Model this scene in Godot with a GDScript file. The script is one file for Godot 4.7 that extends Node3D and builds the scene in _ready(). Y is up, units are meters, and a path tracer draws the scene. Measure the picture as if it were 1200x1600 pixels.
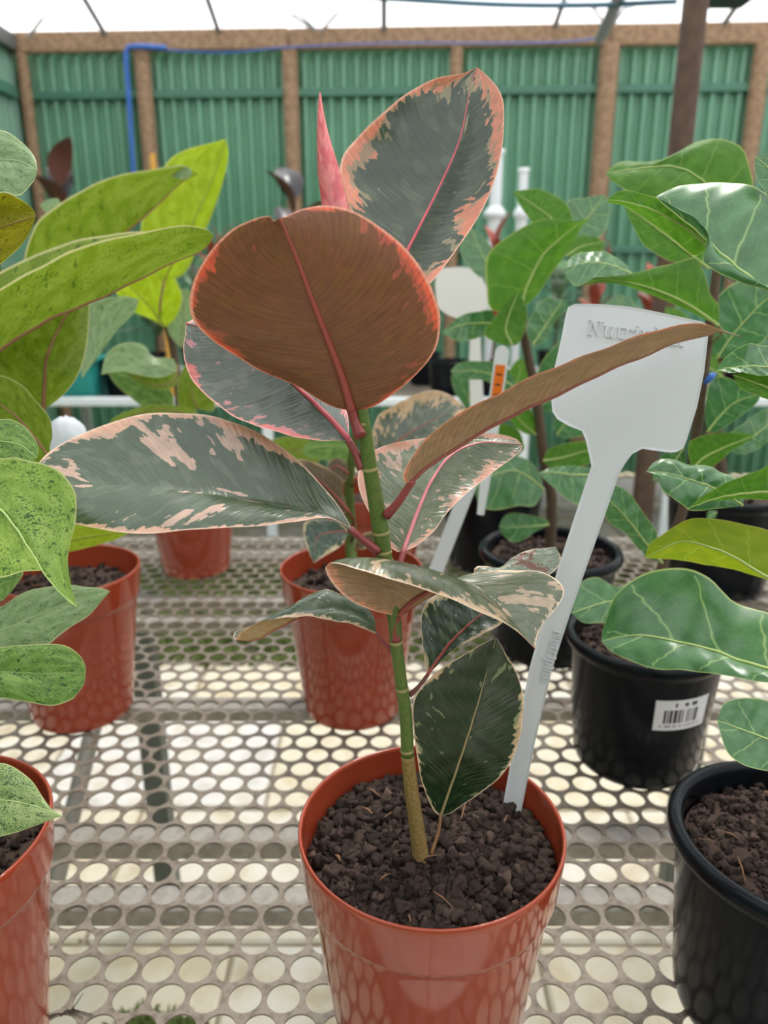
extends Node3D
# A greenhouse bench of potted rubber plants and fiddle-leaf figs. Metres, y up, floor at y = 0, bench top at 0.75.

const EYE := Vector3(0, 1.27618, 0)
const PITCH := 0.304452
const FOCAL := 1200.0
const BENCH := 0.75

var M := {}
var names := {}
var rng := RandomNumberGenerator.new()

# ---------- places ----------
func at(px: float, py: float, d: float) -> Vector3:
	var u := (800.0 - py) / FOCAL
	var c := cos(PITCH)
	var s := sin(PITCH)
	return EYE + d * Vector3((px - 600.0) / FOCAL, u * c - s, -u * s - c)

func on_plane(px: float, py: float, y: float) -> Vector3:
	var v := at(px, py, 1.0) - EYE
	return EYE + v * ((y - EYE.y) / v.y)

func in_depth(px: float, py: float, z: float) -> Vector3:
	var v := at(px, py, 1.0) - EYE
	return EYE + v * (z / v.z)

func numbered(called: String, parent: Node) -> String:
	var key := str(parent.get_instance_id()) + called
	var n: int = names.get(key, 0)
	names[key] = n + 1
	return called if n == 0 else "%s_%03d" % [called, n]

func thing(called: String, label: String, category: String, pos := Vector3.ZERO, group := "") -> Node3D:
	var o := Node3D.new()
	o.name = numbered(called, self)
	add_child(o, true)
	o.position = pos
	o.set_meta("label", label)
	o.set_meta("category", category)
	if group != "":
		o.set_meta("group", group)
	return o

func structure(called: String) -> Node3D:
	var o := Node3D.new()
	o.name = numbered(called, self)
	add_child(o, true)
	o.set_meta("kind", "structure")
	return o

# ---------- mesh buffers ----------
class Buf:
	var v := PackedVector3Array()
	var n := PackedVector3Array()
	var uv := PackedVector2Array()
	var ix := PackedInt32Array()

	# rows of points; normal = across x along, front faces clockwise
	func grid(rows: Array, flip := false, wrap := false, uvs: Array = []) -> void:
		var base := v.size()
		var ni := rows.size()
		var nj: int = rows[0].size()
		for i in ni:
			var r: PackedVector3Array = rows[i]
			for j in nj:
				var ja := j - 1
				var jb := j + 1
				if wrap:
					if ja < 0: ja = nj - 2
					if jb > nj - 1: jb = 1
				else:
					ja = maxi(ja, 0)
					jb = mini(jb, nj - 1)
				var ia := maxi(i - 1, 0)
				var ib := mini(i + 1, ni - 1)
				var du: Vector3 = r[jb] - r[ja]
				var dv: Vector3 = rows[ib][j] - rows[ia][j]
				if du.length_squared() < 1e-12:
					var k := 1 if i == 0 else ni - 2
					du = rows[k][jb] - rows[k][ja]
				var nn := du.cross(dv)
				nn = nn.normalized() if nn.length_squared() > 1e-20 else Vector3.UP
				v.append(r[j])
				n.append(-nn if flip else nn)
				if uvs.is_empty():
					uv.append(Vector2(float(j) / (nj - 1), float(i) / (ni - 1)))
				else:
					uv.append(uvs[i][j])
		for i in ni - 1:
			for j in nj - 1:
				var a := base + i * nj + j
				var b := a + 1
				var c := a + nj
				var d := c + 1
				if flip:
					ix.append_array([a, b, c, b, d, c])
				else:
					ix.append_array([a, c, b, b, c, d])

	func quad(a: Vector3, b: Vector3, c: Vector3, d: Vector3, u0 := Vector2.ZERO, u1 := Vector2.ONE) -> void:
		var base := v.size()
		var nn := (b - a).cross(d - a).normalized()
		v.append_array([a, b, c, d])
		n.append_array([nn, nn, nn, nn])
		uv.append_array([Vector2(u0.x, u1.y), u1, Vector2(u1.x, u0.y), u0])
		ix.append_array([base, base + 2, base + 1, base, base + 3, base + 2])

	# box with bevelled edges: x, y, z axes of a basis
	func box(c: Vector3, size: Vector3, basis := Basis.IDENTITY, bev := 0.0) -> void:
		var h := size / 2.0
		bev = minf(bev, minf(h.x, minf(h.y, h.z)) * 0.9)
		var f := func(x: float, y: float, z: float) -> Vector3: return c + basis * Vector3(x, y, z)
		var axes := [[0, 1, 2], [1, 2, 0], [2, 0, 1]]
		for ax in axes:
			for s in [-1.0, 1.0]:
				var p := []
				for q in [[-1, -1], [1, -1], [1, 1], [-1, 1]]:
					var w := Vector3.ZERO
					w[ax[0]] = s * h[ax[0]]
					w[ax[1]] = q[0] * (h[ax[1]] - bev)
					w[ax[2]] = q[1] * (h[ax[2]] - bev)
					p.append(c + basis * w)
				if s > 0: quad(p[0], p[1], p[2], p[3])
				else: quad(p[1], p[0], p[3], p[2])
		if bev > 0.0:
			for ax in axes:
				for sa in [-1.0, 1.0]:
					for sb in [-1.0, 1.0]:
						var e := []
						for k in [-1.0, 1.0]:
							var w := Vector3.ZERO
							w[ax[0]] = k * (h[ax[0]] - bev)
							w[ax[1]] = sa * h[ax[1]]
							w[ax[2]] = sb * (h[ax[2]] - bev)
							var x := Vector3.ZERO
							x[ax[0]] = k * (h[ax[0]] - bev)
							x[ax[1]] = sa * (h[ax[1]] - bev)
							x[ax[2]] = sb * h[ax[2]]
							e.append(c + basis * w)
							e.append(c + basis * x)
						if sa * sb < 0: quad(e[0], e[2], e[3], e[1])
						else: quad(e[2], e[0], e[1], e[3])

	func tube(pts: Array, rad: Array, segs := 8, cap := true) -> void:
		var rows := []
		var side := Vector3.ZERO
		var m := pts.size()
		for i in m:
			var t: Vector3 = (pts[mini(i + 1, m - 1)] - pts[maxi(i - 1, 0)]).normalized()
			if i == 0:
				side = t.cross(Vector3.UP if absf(t.y) < 0.9 else Vector3.RIGHT).normalized()
			else:
				side = (side - t * side.dot(t)).normalized()
			var up := side.cross(t)
			var row := PackedVector3Array()
			for j in segs + 1:
				var a := TAU * j / segs
				row.append(pts[i] + (side * cos(a) + up * sin(a)) * rad[i])
			rows.append(row)
		if cap:
			var r0 := PackedVector3Array()
			var r1 := PackedVector3Array()
			for j in segs + 1:
				r0.append(pts[0])
				r1.append(pts[m - 1])
			rows.push_front(r0)
			rows.append(r1)
		grid(rows, true, true)

	# profile: array of Vector2(radius, y) from top inside round to bottom
	func lathe(profile: Array, c := Vector3.ZERO, segs := 48, wob := 0.0) -> void:
		var rows := []
		for p in profile:
			var row := PackedVector3Array()
			for j in segs + 1:
				var a := TAU * j / segs
				var r: float = p.x * (1.0 + wob * sin(a * 3.0 + p.y * 40.0))
				row.append(c + Vector3(cos(a) * r, p.y, sin(a) * r))
			rows.append(row)
		grid(rows, false, true)

	func commit(mesh: ArrayMesh, mat: Material) -> void:
		var a := []
		a.resize(Mesh.ARRAY_MAX)
		a[Mesh.ARRAY_VERTEX] = v
		a[Mesh.ARRAY_NORMAL] = n
		a[Mesh.ARRAY_TEX_UV] = uv
		a[Mesh.ARRAY_INDEX] = ix
		mesh.add_surface_from_arrays(Mesh.PRIMITIVE_TRIANGLES, a)
		mesh.surface_set_material(mesh.get_surface_count() - 1, mat)

func put(b: Buf, called: String, mat: Material, parent: Node) -> MeshInstance3D:
	var me := ArrayMesh.new()
	b.commit(me, mat)
	return put_mesh(me, called, parent)

func put_mesh(me: Mesh, called: String, parent: Node) -> MeshInstance3D:
	var o := MeshInstance3D.new()
	o.name = numbered(called, parent)
	o.mesh = me
	parent.add_child(o, true)
	return o

# ---------- curves ----------
func cr(p: Array, t: float) -> Vector3:
	var m := p.size() - 1
	var x := clampf(t, 0, 1) * m
	var i := mini(int(x), m - 1)
	var f := x - i
	var b: Vector3 = p[i]
	var c: Vector3 = p[i + 1]
	var a: Vector3 = p[i - 1] if i > 0 else b * 2.0 - c
	var d: Vector3 = p[i + 2] if i + 2 <= m else c * 2.0 - b
	return b.cubic_interpolate(c, a, d, f)

# points spread evenly by length along a smooth curve
func along(p: Array, count: int) -> Array:
	var fine := []
	var len := [0.0]
	var steps := (p.size() - 1) * 8
	for i in steps + 1:
		fine.append(cr(p, float(i) / steps))
		if i > 0:
			len.append(len[i - 1] + fine[i].distance_to(fine[i - 1]))
	var out := []
	var k := 0
	for i in count + 1:
		var s: float = len[steps] * i / count
		while k < steps - 1 and len[k + 1] < s:
			k += 1
		var span: float = maxf(len[k + 1] - len[k], 1e-9)
		out.append(fine[k].lerp(fine[k + 1], clampf((s - len[k]) / span, 0, 1)))
	return out

func lerp_list(a: Array, t: float) -> float:
	var x := clampf(t, 0, 1) * (a.size() - 1)
	var i := mini(int(x), a.size() - 2)
	return lerpf(a[i], a[i + 1], x - i)

# pixel control points (flat x, y list) into places, with a run of distances
func lift(flat: Array, dist: Array, extra: float, first = null, last = null) -> Array:
	var px := []
	for i in range(0, flat.size(), 2):
		px.append(Vector2(flat[i], flat[i + 1]))
	if first != null:
		px.push_front(first)
		px.append(last)
	var run := [0.0]
	for i in range(1, px.size()):
		run.append(run[i - 1] + px[i].distance_to(px[i - 1]))
	var out := []
	for i in px.size():
		var t: float = run[i] / run[-1]
		var d := lerp_list(dist, t) + extra * pow(maxf(sin(PI * t), 0.0), 0.6)
		out.append(at(px[i].x, px[i].y, d))
	return out

# ---------- leaf: a thin two-sided blade with its midrib and stalk ----------
# mid, lft, rgt: outline controls from the base to the tip as seen; under: the lower face is the one seen
func leaf(plant: Node3D, style: String, mid: Array, lft: Array, rgt: Array, dist: Array, el := 0.0, er := 0.0, o := {}) -> MeshInstance3D:
	var st: Dictionary = M[style]
	var nv: int = o.get("n", 22)
	var nu: int = o.get("m", 6)
	var under: bool = o.get("under", false)
	var first := Vector2(mid[0], mid[1])
	var last := Vector2(mid[-2], mid[-1])
	var mp := along(lift(mid, dist, 0.0), nv)
	var lp := along(lift(lft, dist, el, first, last), nv)
	var rp := along(lift(rgt, dist, er, first, last), nv)
	var lc := []
	var rc := []
	if o.has("lc"):
		lc = along(lift(o.lc, o.get("lcd", dist), 0.0, first, last), nv)
	if o.has("rc"):
		rc = along(lift(o.rc, o.get("rcd", dist), 0.0, first, last), nv)
	# turn the blade so that the wanted face looks at the viewer
	var seen := 0.0
	for i in range(1, nv):
		var al: Vector3 = mp[i + 1] - mp[i - 1]
		seen += ((rp[i] - mp[i]).cross(al) + (mp[i] - lp[i]).cross(al)).dot(EYE - mp[i])
	var swapped := (seen < 0.0) != under
	if o.has("swap"): swapped = o.swap
	if swapped:
		var sw := lp
		lp = rp
		rp = sw
		sw = lc
		lc = rc
		rc = sw
	var cupl: float = o.get("cup", 0.0) if not swapped else o.get("cupr", o.get("cup", 0.0))
	var cupr: float = o.get("cupr", o.get("cup", 0.0)) if not swapped else o.get("cup", 0.0)
	var ripple: float = o.get("ripple", 0.0006)
	var ph: float = o.get("ph", rng.randf() * 6.0)
	var rows := []
	var uvs := []
	for i in nv + 1:
		var t := float(i) / nv
		var a: Vector3 = mp[mini(i + 1, nv)] - mp[maxi(i - 1, 0)]
		var n: Vector3 = (rp[i] - lp[i]).cross(a)
		n = n.normalized() if n.length_squared() > 1e-14 else Vector3.ZERO
		var prof := sin(PI * t)
		var row := PackedVector3Array()
		var uvr := []
		for j in nu * 2 + 1:
			var q := float(j) / nu - 1.0
			var e: Vector3 = lp[i] if q < 0 else rp[i]
			var k := absf(q)
			var c: Vector3 = (mp[i] + e) / 2.0 + n * (cupl if q < 0 else cupr) * prof
			if q < 0 and not lc.is_empty(): c = lc[i]
			if q > 0 and not rc.is_empty(): c = rc[i]
			var p: Vector3 = mp[i] * (1 - k) * (1 - k) + c * 2.0 * k * (1 - k) + e * k * k
			p += n * ripple * prof * k * k * sin(t * 21.0 + ph + (2.0 if q > 0 else 0.0))
			p += n * ripple * 0.5 * prof * sin(k * 5.0 + t * 47.0 + ph)
			row.append(p)
			uvr.append(Vector2(0.5 + q * (-0.5 if swapped else 0.5), t))
		rows.append(row)
		uvs.append(uvr)
	var th: float = o.get("th", 0.0007)
	var up_rows := []
	var dn_rows := []
	for i in nv + 1:
		var ru := PackedVector3Array()
		var rd := PackedVector3Array()
		for j in nu * 2 + 1:
			var du: Vector3 = rows[i][mini(j + 1, nu * 2)] - rows[i][maxi(j - 1, 0)]
			var dv: Vector3 = rows[mini(i + 1, nv)][j] - rows[maxi(i - 1, 0)][j]
			var n := du.cross(dv)
			n = n.normalized() if n.length_squared() > 1e-18 else Vector3.ZERO
			var q := float(j) / nu - 1.0
			var w := th * 0.5 * sqrt(maxf(0.0, 1.0 - q * q)) * minf(1.0, sin(PI * i / nv) * 4.0)
			ru.append(rows[i][j] + n * w)
			rd.append(rows[i][j] - n * w)
		up_rows.append(ru)
		dn_rows.append(rd)
	var me := ArrayMesh.new()
	var b := Buf.new()
	if st.has("single"):
		# a thin green blade lit through from behind
		b.grid(rows, false, false, uvs)
		b.commit(me, st.under if under else st.top)
	else:
		b.grid(up_rows, false, false, uvs)
		b.commit(me, st.top)
		b = Buf.new()
		b.grid(dn_rows, true, false, uvs)
		b.commit(me, st.under)
	var lf := put_mesh(me, "leaf", plant)
	var r0: float = o.get("rib", st.get("rib_r", 0.0011))
	if r0 > 0.0:
		var pts := []
		var rad := []
		for i in nv + 1:
			var t := float(i) / nv
			var du: Vector3 = rows[i][nu + 1] - rows[i][nu - 1]
			var dv: Vector3 = rows[mini(i + 1, nv)][nu] - rows[maxi(i - 1, 0)][nu]
			var n := du.cross(dv).normalized()
			pts.append(rows[i][nu] - n * r0 * (0.45 if not o.has("sink") else o.sink) * (1.0 - t))
			rad.append(r0 * (1.05 - 0.85 * t))
		b = Buf.new()
		b.tube(pts, rad, 7)
		put(b, "midrib", st.rib, lf)
	if o.has("pet"):
		var pp := []
		var q: Array = o.pet
		for i in range(0, q.size(), 3):
			pp.append(at(q[i], q[i + 1], q[i + 2]))
		pp.push_front(mp[0].lerp(mp[1], 0.4))
		var sm := along(pp, 10)
		var rad := []
		var pr: float = o.get("pr", r0 * 1.35)
		for i in sm.size():
			rad.append(pr * (0.85 + 0.35 * pow(float(i) / 10.0, 3.0)))
		b = Buf.new()
		b.tube(sm, rad, 8)
		put(b, "petiole", st.stalk, lf)
	return lf

func stem(plant: Node3D, pts: Array, rad: Array, mat: Material, called := "stem") -> MeshInstance3D:
	var sm := []
	var rr := []
	var m := (pts.size() - 1) * 6
	for i in m + 1:
		sm.append(cr(pts, float(i) / m))
		rr.append(lerp_list(rad, float(i) / m))
	var b := Buf.new()
	b.tube(sm, rr, 14)
	return put(b, called, mat, plant)

# ---------- textures ----------
func noise(kind: int, freq: float, seed_: int, oct := 3) -> FastNoiseLite:
	var f := FastNoiseLite.new()
	f.noise_type = kind
	f.frequency = freq
	f.seed = seed_
	f.fractal_type = FastNoiseLite.FRACTAL_FBM if oct > 1 else FastNoiseLite.FRACTAL_NONE
	f.fractal_octaves = oct
	return f

func paint(w: int, h: int, f: Callable) -> ImageTexture:
	var data := PackedByteArray()
	data.resize(w * h * 3)
	var k := 0
	for y in h:
		for x in w:
			var c: Color = f.call((x + 0.5) / w, (y + 0.5) / h)
			data[k] = clampi(int(c.r * 255.0), 0, 255)
			data[k + 1] = clampi(int(c.g * 255.0), 0, 255)
			data[k + 2] = clampi(int(c.b * 255.0), 0, 255)
			k += 3
	var im := Image.create_from_data(w, h, false, Image.FORMAT_RGB8, data)
	im.generate_mipmaps()
	return ImageTexture.create_from_image(im)

func rgb(r: int, g: int, b: int) -> Color:
	return Color(r / 255.0, g / 255.0, b / 255.0)

# variegated rubber plant: green, grey-green flecks along the side veins, ragged coloured margin, drawn patches
# spots: [u, v, length along the vein, half width] in leaf coordinates (u -1..1)
func ruby_tex(seed_: int, green: Color, grey: Color, edge: Color, patch: Color, mw: float, density: float, spots: Array = [], mwr := -1.0, w := 256, h := 400, lines := 0.0) -> ImageTexture:
	var n1 := noise(FastNoiseLite.TYPE_SIMPLEX, 1.0, seed_, 3)
	var n2 := noise(FastNoiseLite.TYPE_SIMPLEX, 1.0, seed_ + 9, 2)
	var n3 := noise(FastNoiseLite.TYPE_SIMPLEX, 1.0, seed_ + 17, 2)
	if mwr < 0.0: mwr = mw
	return paint(w, h, func(u: float, v: float) -> Color:
		var q := u * 2.0 - 1.0
		var k := absf(q)
		var e := 1.0 - k
		var sg := 7.0 if q > 0 else 0.0
		var s := v - 0.16 * k
		var wid := pow(maxf(sin(PI * clampf(v, 0.02, 0.98)), 0.05), 0.5)
		var m := (mwr if q > 0 else mw) / wid
		var teeth := n1.get_noise_2d(s * 24.0 + sg, k * 2.6)
		var low := n2.get_noise_2d(v * 2.6 + sg, 3.0)
		var lim := m * maxf(0.12, 0.62 + 1.5 * low + 0.75 * teeth)
		var fine := 1.0 + 0.07 * n3.get_noise_2d(s * 95.0, k * 2.0) + 0.05 * n3.get_noise_2d(u * 9.0, v * 14.0)
		if lines > 0.0:
			var li := s * lines + 0.22 * n3.get_noise_2d(u * 4.0, v * 5.0) + 0.12 * k
			var ld := absf(li - roundf(li))
			if ld < 0.13: fine *= 0.89 + 0.11 * ld / 0.13
		var c := green
		var g := n2.get_noise_2d(s * 9.0 + 30.0 + sg, k * 1.6)
		c = green.lerp(grey, clampf((g - 0.1 + density * 0.5) * 3.0, 0.0, 0.8))
		var pt := n1.get_noise_2d(s * 10.0 + 60.0 + sg, k * 1.5 + 5.0) + 0.16 * teeth
		if pt > 0.56 - density + 0.55 * (e - 0.4): c = patch
		for sp in spots:
			var along_: float = k * (1.0 if (q > 0) == (sp[0] > 0) else 9.0) - absf(sp[0])
			var across_: float = s - (sp[1] - 0.16 * absf(sp[0]))
			if absf(along_) < sp[2] and absf(across_) < sp[3] * (1.0 - absf(along_) / sp[2] * 0.7) * (1.0 + 1.1 * teeth): c = patch
		if e < lim: c = edge.lerp(patch, clampf(0.5 + 1.6 * n3.get_noise_2d(s * 6.0, k * 3.0), 0.0, 0.75)) if e > lim * 0.55 else edge
		if e < 0.022 / wid: c = edge.lerp(Color(1, 0.92, 0.84), 0.55)
		return c * fine)

# speckled pale rubber plant
func speckle_tex(seed_: int, base: Color, light: Color, dark: Color, dens: float, edge: Color, w := 256, h := 400) -> ImageTexture:
	var n1 := noise(FastNoiseLite.TYPE_SIMPLEX, 1.0, seed_, 3)
	var n2 := noise(FastNoiseLite.TYPE_SIMPLEX, 1.0, seed_ + 5, 3)
	return paint(w, h, func(u: float, v: float) -> Color:
		var q := u * 2.0 - 1.0
		var k := absf(q)
		var sg := 9.0 if q > 0 else 0.0
		var s := v - 0.2 * k
		var c := base.lerp(light, clampf(0.5 + 1.1 * n2.get_noise_2d(s * 7.0 + sg, k * 2.5), 0, 1))
		var f := n1.get_noise_2d(s * 75.0 + sg, k * 16.0)
		var zone := n2.get_noise_2d(s * 4.0 + sg + 20.0, k * 2.0)
		if f > 0.42 - dens - zone * 0.3: c = c.lerp(dark, 0.55)
		if f > 0.56 - dens - zone * 0.3: c = dark
		var big := n2.get_noise_2d(s * 13.0 + 40.0 + sg, k * 2.6 + 9.0) + 0.12 * f
		if big > 0.60 - dens * 0.5: c = dark.lerp(base, 0.2)
		if 1.0 - k < 0.03: c = edge
		return c * (1.0 + 0.05 * n1.get_noise_2d(s * 160.0, k * 2.0)))

# fiddle-leaf fig: curved side veins and a fine net
func fig_tex(seed_: int, base: Color, tone: Color, vein: Color, edge: Color, veins := 6.0, w := 288, h := 400) -> ImageTexture:
	var n1 := noise(FastNoiseLite.TYPE_SIMPLEX, 1.0, seed_, 2)
	var cell := noise(FastNoiseLite.TYPE_CELLULAR, 1.0, seed_, 1)
	cell.cellular_return_type = FastNoiseLite.RETURN_DISTANCE2_SUB
	return paint(w, h, func(u: float, v: float) -> Color:
		var q := u * 2.0 - 1.0
		var k := absf(q)
		var sg := 0.31 if q > 0 else 0.0
		var s := (v - 0.20 * k + 0.07 * k * k + 0.012 * n1.get_noise_2d(u * 5.0, v * 5.0)) * veins + sg
		var fr := absf(s - roundf(s))
		var c := base.lerp(tone, clampf(0.5 + 0.9 * n1.get_noise_2d(u * 4.0, v * 5.0), 0, 1))
		c = c.lerp(tone, 0.25 * smoothstep(0.0, 0.5, fr))
		var net := cell.get_noise_2d(u * 17.0, v * 26.0)
		if net < -0.93: c = c.lerp(vein, 0.14)
		var wd := (0.052 - 0.03 * k)
		if fr < wd and k < 0.93 and v < 0.95: c = c.lerp(vein, 0.8 * (1.0 - fr / wd) + 0.1)
		if 1.0 - k < 0.025: c = edge
		return c)

func mat(c: Color, rough := 0.6, o := {}) -> StandardMaterial3D:
	var m := StandardMaterial3D.new()
	m.albedo_color = c
	m.roughness = rough
	m.metallic = o.get("metal", 0.0)
	m.metallic_specular = o.get("spec", 0.5)
	if o.has("tex"):
		m.albedo_texture = o.tex
	if o.has("back"):
		m.backlight_enabled = true
		m.backlight = o.back
	if o.has("tri"):
		m.uv1_triplanar = true
		m.uv1_world_triplanar = o.get("world", true)
		m.uv1_scale = Vector3.ONE * o.tri
	if o.has("height"):
		m.heightmap_enabled = true
		m.heightmap_texture = o.height
		m.heightmap_scale = o.get("hs", 0.02)
	m.cull_mode = BaseMaterial3D.CULL_DISABLED
	return m

func noise_tex(freq: float, ramp: Array, seed_ := 1, oct := 4, size := 512) -> NoiseTexture2D:
	var t := NoiseTexture2D.new()
	t.width = size
	t.height = size
	t.seamless = true
	t.noise = noise(FastNoiseLite.TYPE_SIMPLEX, freq, seed_, oct)
	if not ramp.is_empty():
		var g := Gradient.new()
		var off := PackedFloat32Array()
		var col := PackedColorArray()
		for i in ramp.size():
			off.append(float(i) / (ramp.size() - 1))
			col.append(ramp[i])
		g.offsets = off
		g.colors = col
		t.color_ramp = g
	return t

# ---------- materials ----------
func make_materials() -> void:
	M.film = mat(Color(0.93, 0.94, 0.95), 0.55, {"back": Color(1, 1, 1)})
	M.film.transparency = BaseMaterial3D.TRANSPARENCY_ALPHA
	M.film.albedo_color.a = 0.80
	M.wood = mat(Color(1, 1, 1), 0.8, {"tex": noise_tex(0.02, [rgb(126, 98, 74), rgb(158, 126, 98), rgb(184, 152, 120)], 4), "tri": 2.0})
	M.wood_dark = mat(Color(1, 1, 1), 0.8, {"tex": noise_tex(0.012, [rgb(72, 54, 44), rgb(104, 80, 66)], 5), "tri": 2.0})
	M.metal_green = mat(Color(1, 1, 1), 0.28, {"spec": 0.8, "tex": noise_tex(0.006, [rgb(94, 148, 116), rgb(114, 168, 136)], 6), "tri": 0.7})
	M.girt = mat(rgb(74, 122, 100), 0.4)
	M.steel = mat(Color(1, 1, 1), 0.5, {"tex": noise_tex(0.02, [rgb(124, 118, 110), rgb(152, 146, 138), rgb(138, 132, 124)], 7), "tri": 3.0, "metal": 0.25})
	M.steel_dark = mat(rgb(92, 96, 92), 0.55, {"metal": 0.2})
	M.rafter = mat(rgb(150, 148, 146), 0.6, {"metal": 0.2})
	M.sheet = mat(Color(1, 1, 1), 0.5, {"tex": noise_tex(0.03, [rgb(84, 72, 60), rgb(116, 104, 92), rgb(130, 120, 108), rgb(100, 86, 72)], 8), "tri": 4.0, "metal": 0.2})
	M.slab = []
	for i in 3:
		M.slab.append(mat(Color(1, 1, 1), 0.85, {"tex": noise_tex(0.008, [[rgb(180, 164, 136), rgb(208, 198, 180), rgb(216, 210, 202)], [rgb(194, 176, 144), rgb(212, 202, 182), rgb(204, 190, 166)], [rgb(190, 182, 174), rgb(214, 209, 205), rgb(200, 188, 170)]][i], 20 + i), "tri": 1.5}))
	M.joint = mat(rgb(150, 138, 116), 0.95)
	M.earth = mat(Color(1, 1, 1), 0.95, {"tex": noise_tex(0.02, [rgb(52, 46, 34), rgb(78, 70, 52), rgb(66, 62, 40)], 36), "tri": 2.0})
	M.moss = mat(rgb(96, 110, 54), 0.95)
	M.blue = mat(rgb(52, 106, 190), 0.4)
	M.hose = mat(rgb(70, 110, 130), 0.4)
	M.pvc = mat(rgb(238, 240, 244), 0.3)
	M.black_box = mat(rgb(34, 36, 44), 0.5)
	M.teal = mat(rgb(38, 138, 130), 0.45)
	M.white = mat(rgb(235, 236, 238), 0.4)
	M.orange = mat(rgb(245, 120, 20), 0.5)
	M.ink = mat(rgb(60, 40, 30), 0.6)
	M.stake = mat(rgb(228, 228, 232), 0.38, {"back": Color(0.7, 0.7, 0.7)})
	M.stake_far = mat(rgb(226, 220, 212), 0.4, {"back": Color(0.7, 0.7, 0.7)})
	M.bag = mat(rgb(228, 232, 240), 0.3, {"back": Color(0.9, 0.9, 0.9)})
	M.pot_red = mat(Color(1, 1, 1), 0.09, {"tex": noise_tex(0.01, [rgb(150, 60, 37), rgb(160, 67, 42)], 30), "tri": 4.0, "world": false})
	M.pot_black = mat(rgb(20, 22, 26), 0.16, {"spec": 0.25})
	M.soil = mat(Color(1, 1, 1), 0.95, {"tex": noise_tex(0.04, [rgb(36, 26, 20), rgb(66, 48, 38), rgb(50, 36, 28)], 31), "tri": 10.0})
	M.clod = mat(Color(1, 1, 1), 0.9, {"spec": 0.3})
	M.clod.vertex_color_use_as_albedo = true
	M.straw = mat(rgb(128, 92, 66), 0.85)
	M.stem_green = mat(Color(1, 1, 1), 0.45, {"tex": noise_tex(0.03, [rgb(66, 88, 30), rgb(86, 108, 42), rgb(106, 104, 54)], 32), "tri": 12.0})
	M.stem_wood = mat(Color(1, 1, 1), 0.75, {"tex": noise_tex(0.05, [rgb(104, 84, 40), rgb(140, 112, 62), rgb(160, 134, 86)], 33), "tri": 14.0})
	M.ring = mat(rgb(156, 142, 92), 0.7)
	M.stem_brown = mat(rgb(94, 74, 58), 0.8)
	var red_rib := mat(rgb(196, 84, 92), 0.4)
	var brown_rib := mat(rgb(158, 70, 62), 0.45)
	var red_stalk := mat(rgb(142, 62, 60), 0.4)
	var cream_rib := mat(rgb(168, 146, 104), 0.45)
	var bt := Color(0.8, 0.8, 0.8)
	var green_a := rgb(70, 84, 60)
	var vn := noise(FastNoiseLite.TYPE_SIMPLEX, 1.0, 88, 2)
	var veins := paint(160, 320, func(u: float, v: float) -> Color:
		var kk := absf(u * 2.0 - 1.0)
		var ss := v - 0.16 * kk
		var g := 0.5 + 0.30 * vn.get_noise_2d(ss * 46.0, kk * 0.7) + 0.25 * vn.get_noise_2d(ss * 9.0 + 20.0, kk * 1.1)
		return Color(g, g, g))
	var under := ruby_tex(3, rgb(146, 92, 62), rgb(146, 98, 58), rgb(248, 116, 84), rgb(194, 106, 82), 0.08, -0.20, [], -1.0, 320, 520, 40.0)
	var under_tan := ruby_tex(5, rgb(190, 150, 116), rgb(182, 148, 110), rgb(236, 158, 124), rgb(200, 156, 122), 0.07, -0.25, [], -1.0, 288, 480, 38.0)
	var m_under := mat(Color(1, 1, 1), 0.40, {"tex": under, "back": bt, "height": veins, "hs": 0.03})
	var m_tan := mat(Color(1, 1, 1), 0.42, {"tex": under_tan, "back": bt, "height": veins, "hs": 0.03})
	var topm := func(t: Texture2D) -> StandardMaterial3D: return mat(Color(1, 1, 1), 0.26, {"tex": t, "back": bt, "height": veins, "hs": 0.03, "spec": 0.75})
	M.ruby_a = {"top": topm.call(ruby_tex(11, rgb(52, 68, 40), rgb(76, 90, 58), rgb(232, 144, 108), rgb(152, 140, 104), 0.13, -0.1, [[-0.62, 0.86, 0.25, 0.035], [0.3, 0.95, 0.3, 0.03], [-0.3, 0.96, 0.3, 0.06]], 0.24)), "under": m_under, "rib": red_rib, "stalk": red_stalk}
	M.ruby_b = {"top": topm.call(ruby_tex(12, green_a, rgb(96, 108, 84), rgb(235, 140, 104), rgb(170, 150, 118), 0.1, -0.1)), "under": m_under, "rib": brown_rib, "stalk": red_stalk, "rib_r": 0.0024}
	M.ruby_c = {"top": topm.call(ruby_tex(13, rgb(86, 96, 78), rgb(110, 114, 98), rgb(232, 120, 112), rgb(206, 138, 138), 0.1, -0.12)), "under": m_under, "rib": red_rib, "stalk": red_stalk, "rib_r": 0.0015}  # leaf C: green greyed to paint in a waxy sheen; pink is its own
	M.ruby_d = {"top": topm.call(ruby_tex(14, rgb(78, 94, 68), rgb(98, 112, 88), rgb(236, 186, 156), rgb(212, 176, 156), 0.09, -0.16, [[-0.62, 0.62, 0.32, 0.028], [-0.48, 0.55, 0.2, 0.022], [-0.5, 0.9, 0.45, 0.035], [0.62, 0.45, 0.28, 0.03], [0.72, 0.52, 0.18, 0.03], [-0.75, 0.42, 0.2, 0.03]], 0.07)), "under": m_tan, "rib": mat(rgb(128, 128, 110), 0.4), "stalk": red_stalk, "rib_r": 0.0009}
	M.ruby_e = {"top": topm.call(ruby_tex(15, rgb(100, 104, 84), rgb(120, 120, 100), rgb(234, 160, 130), rgb(200, 160, 140), 0.1, -0.1)), "under": m_tan, "rib": mat(rgb(150, 78, 70), 0.45), "stalk": red_stalk, "rib_r": 0.0012}
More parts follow.
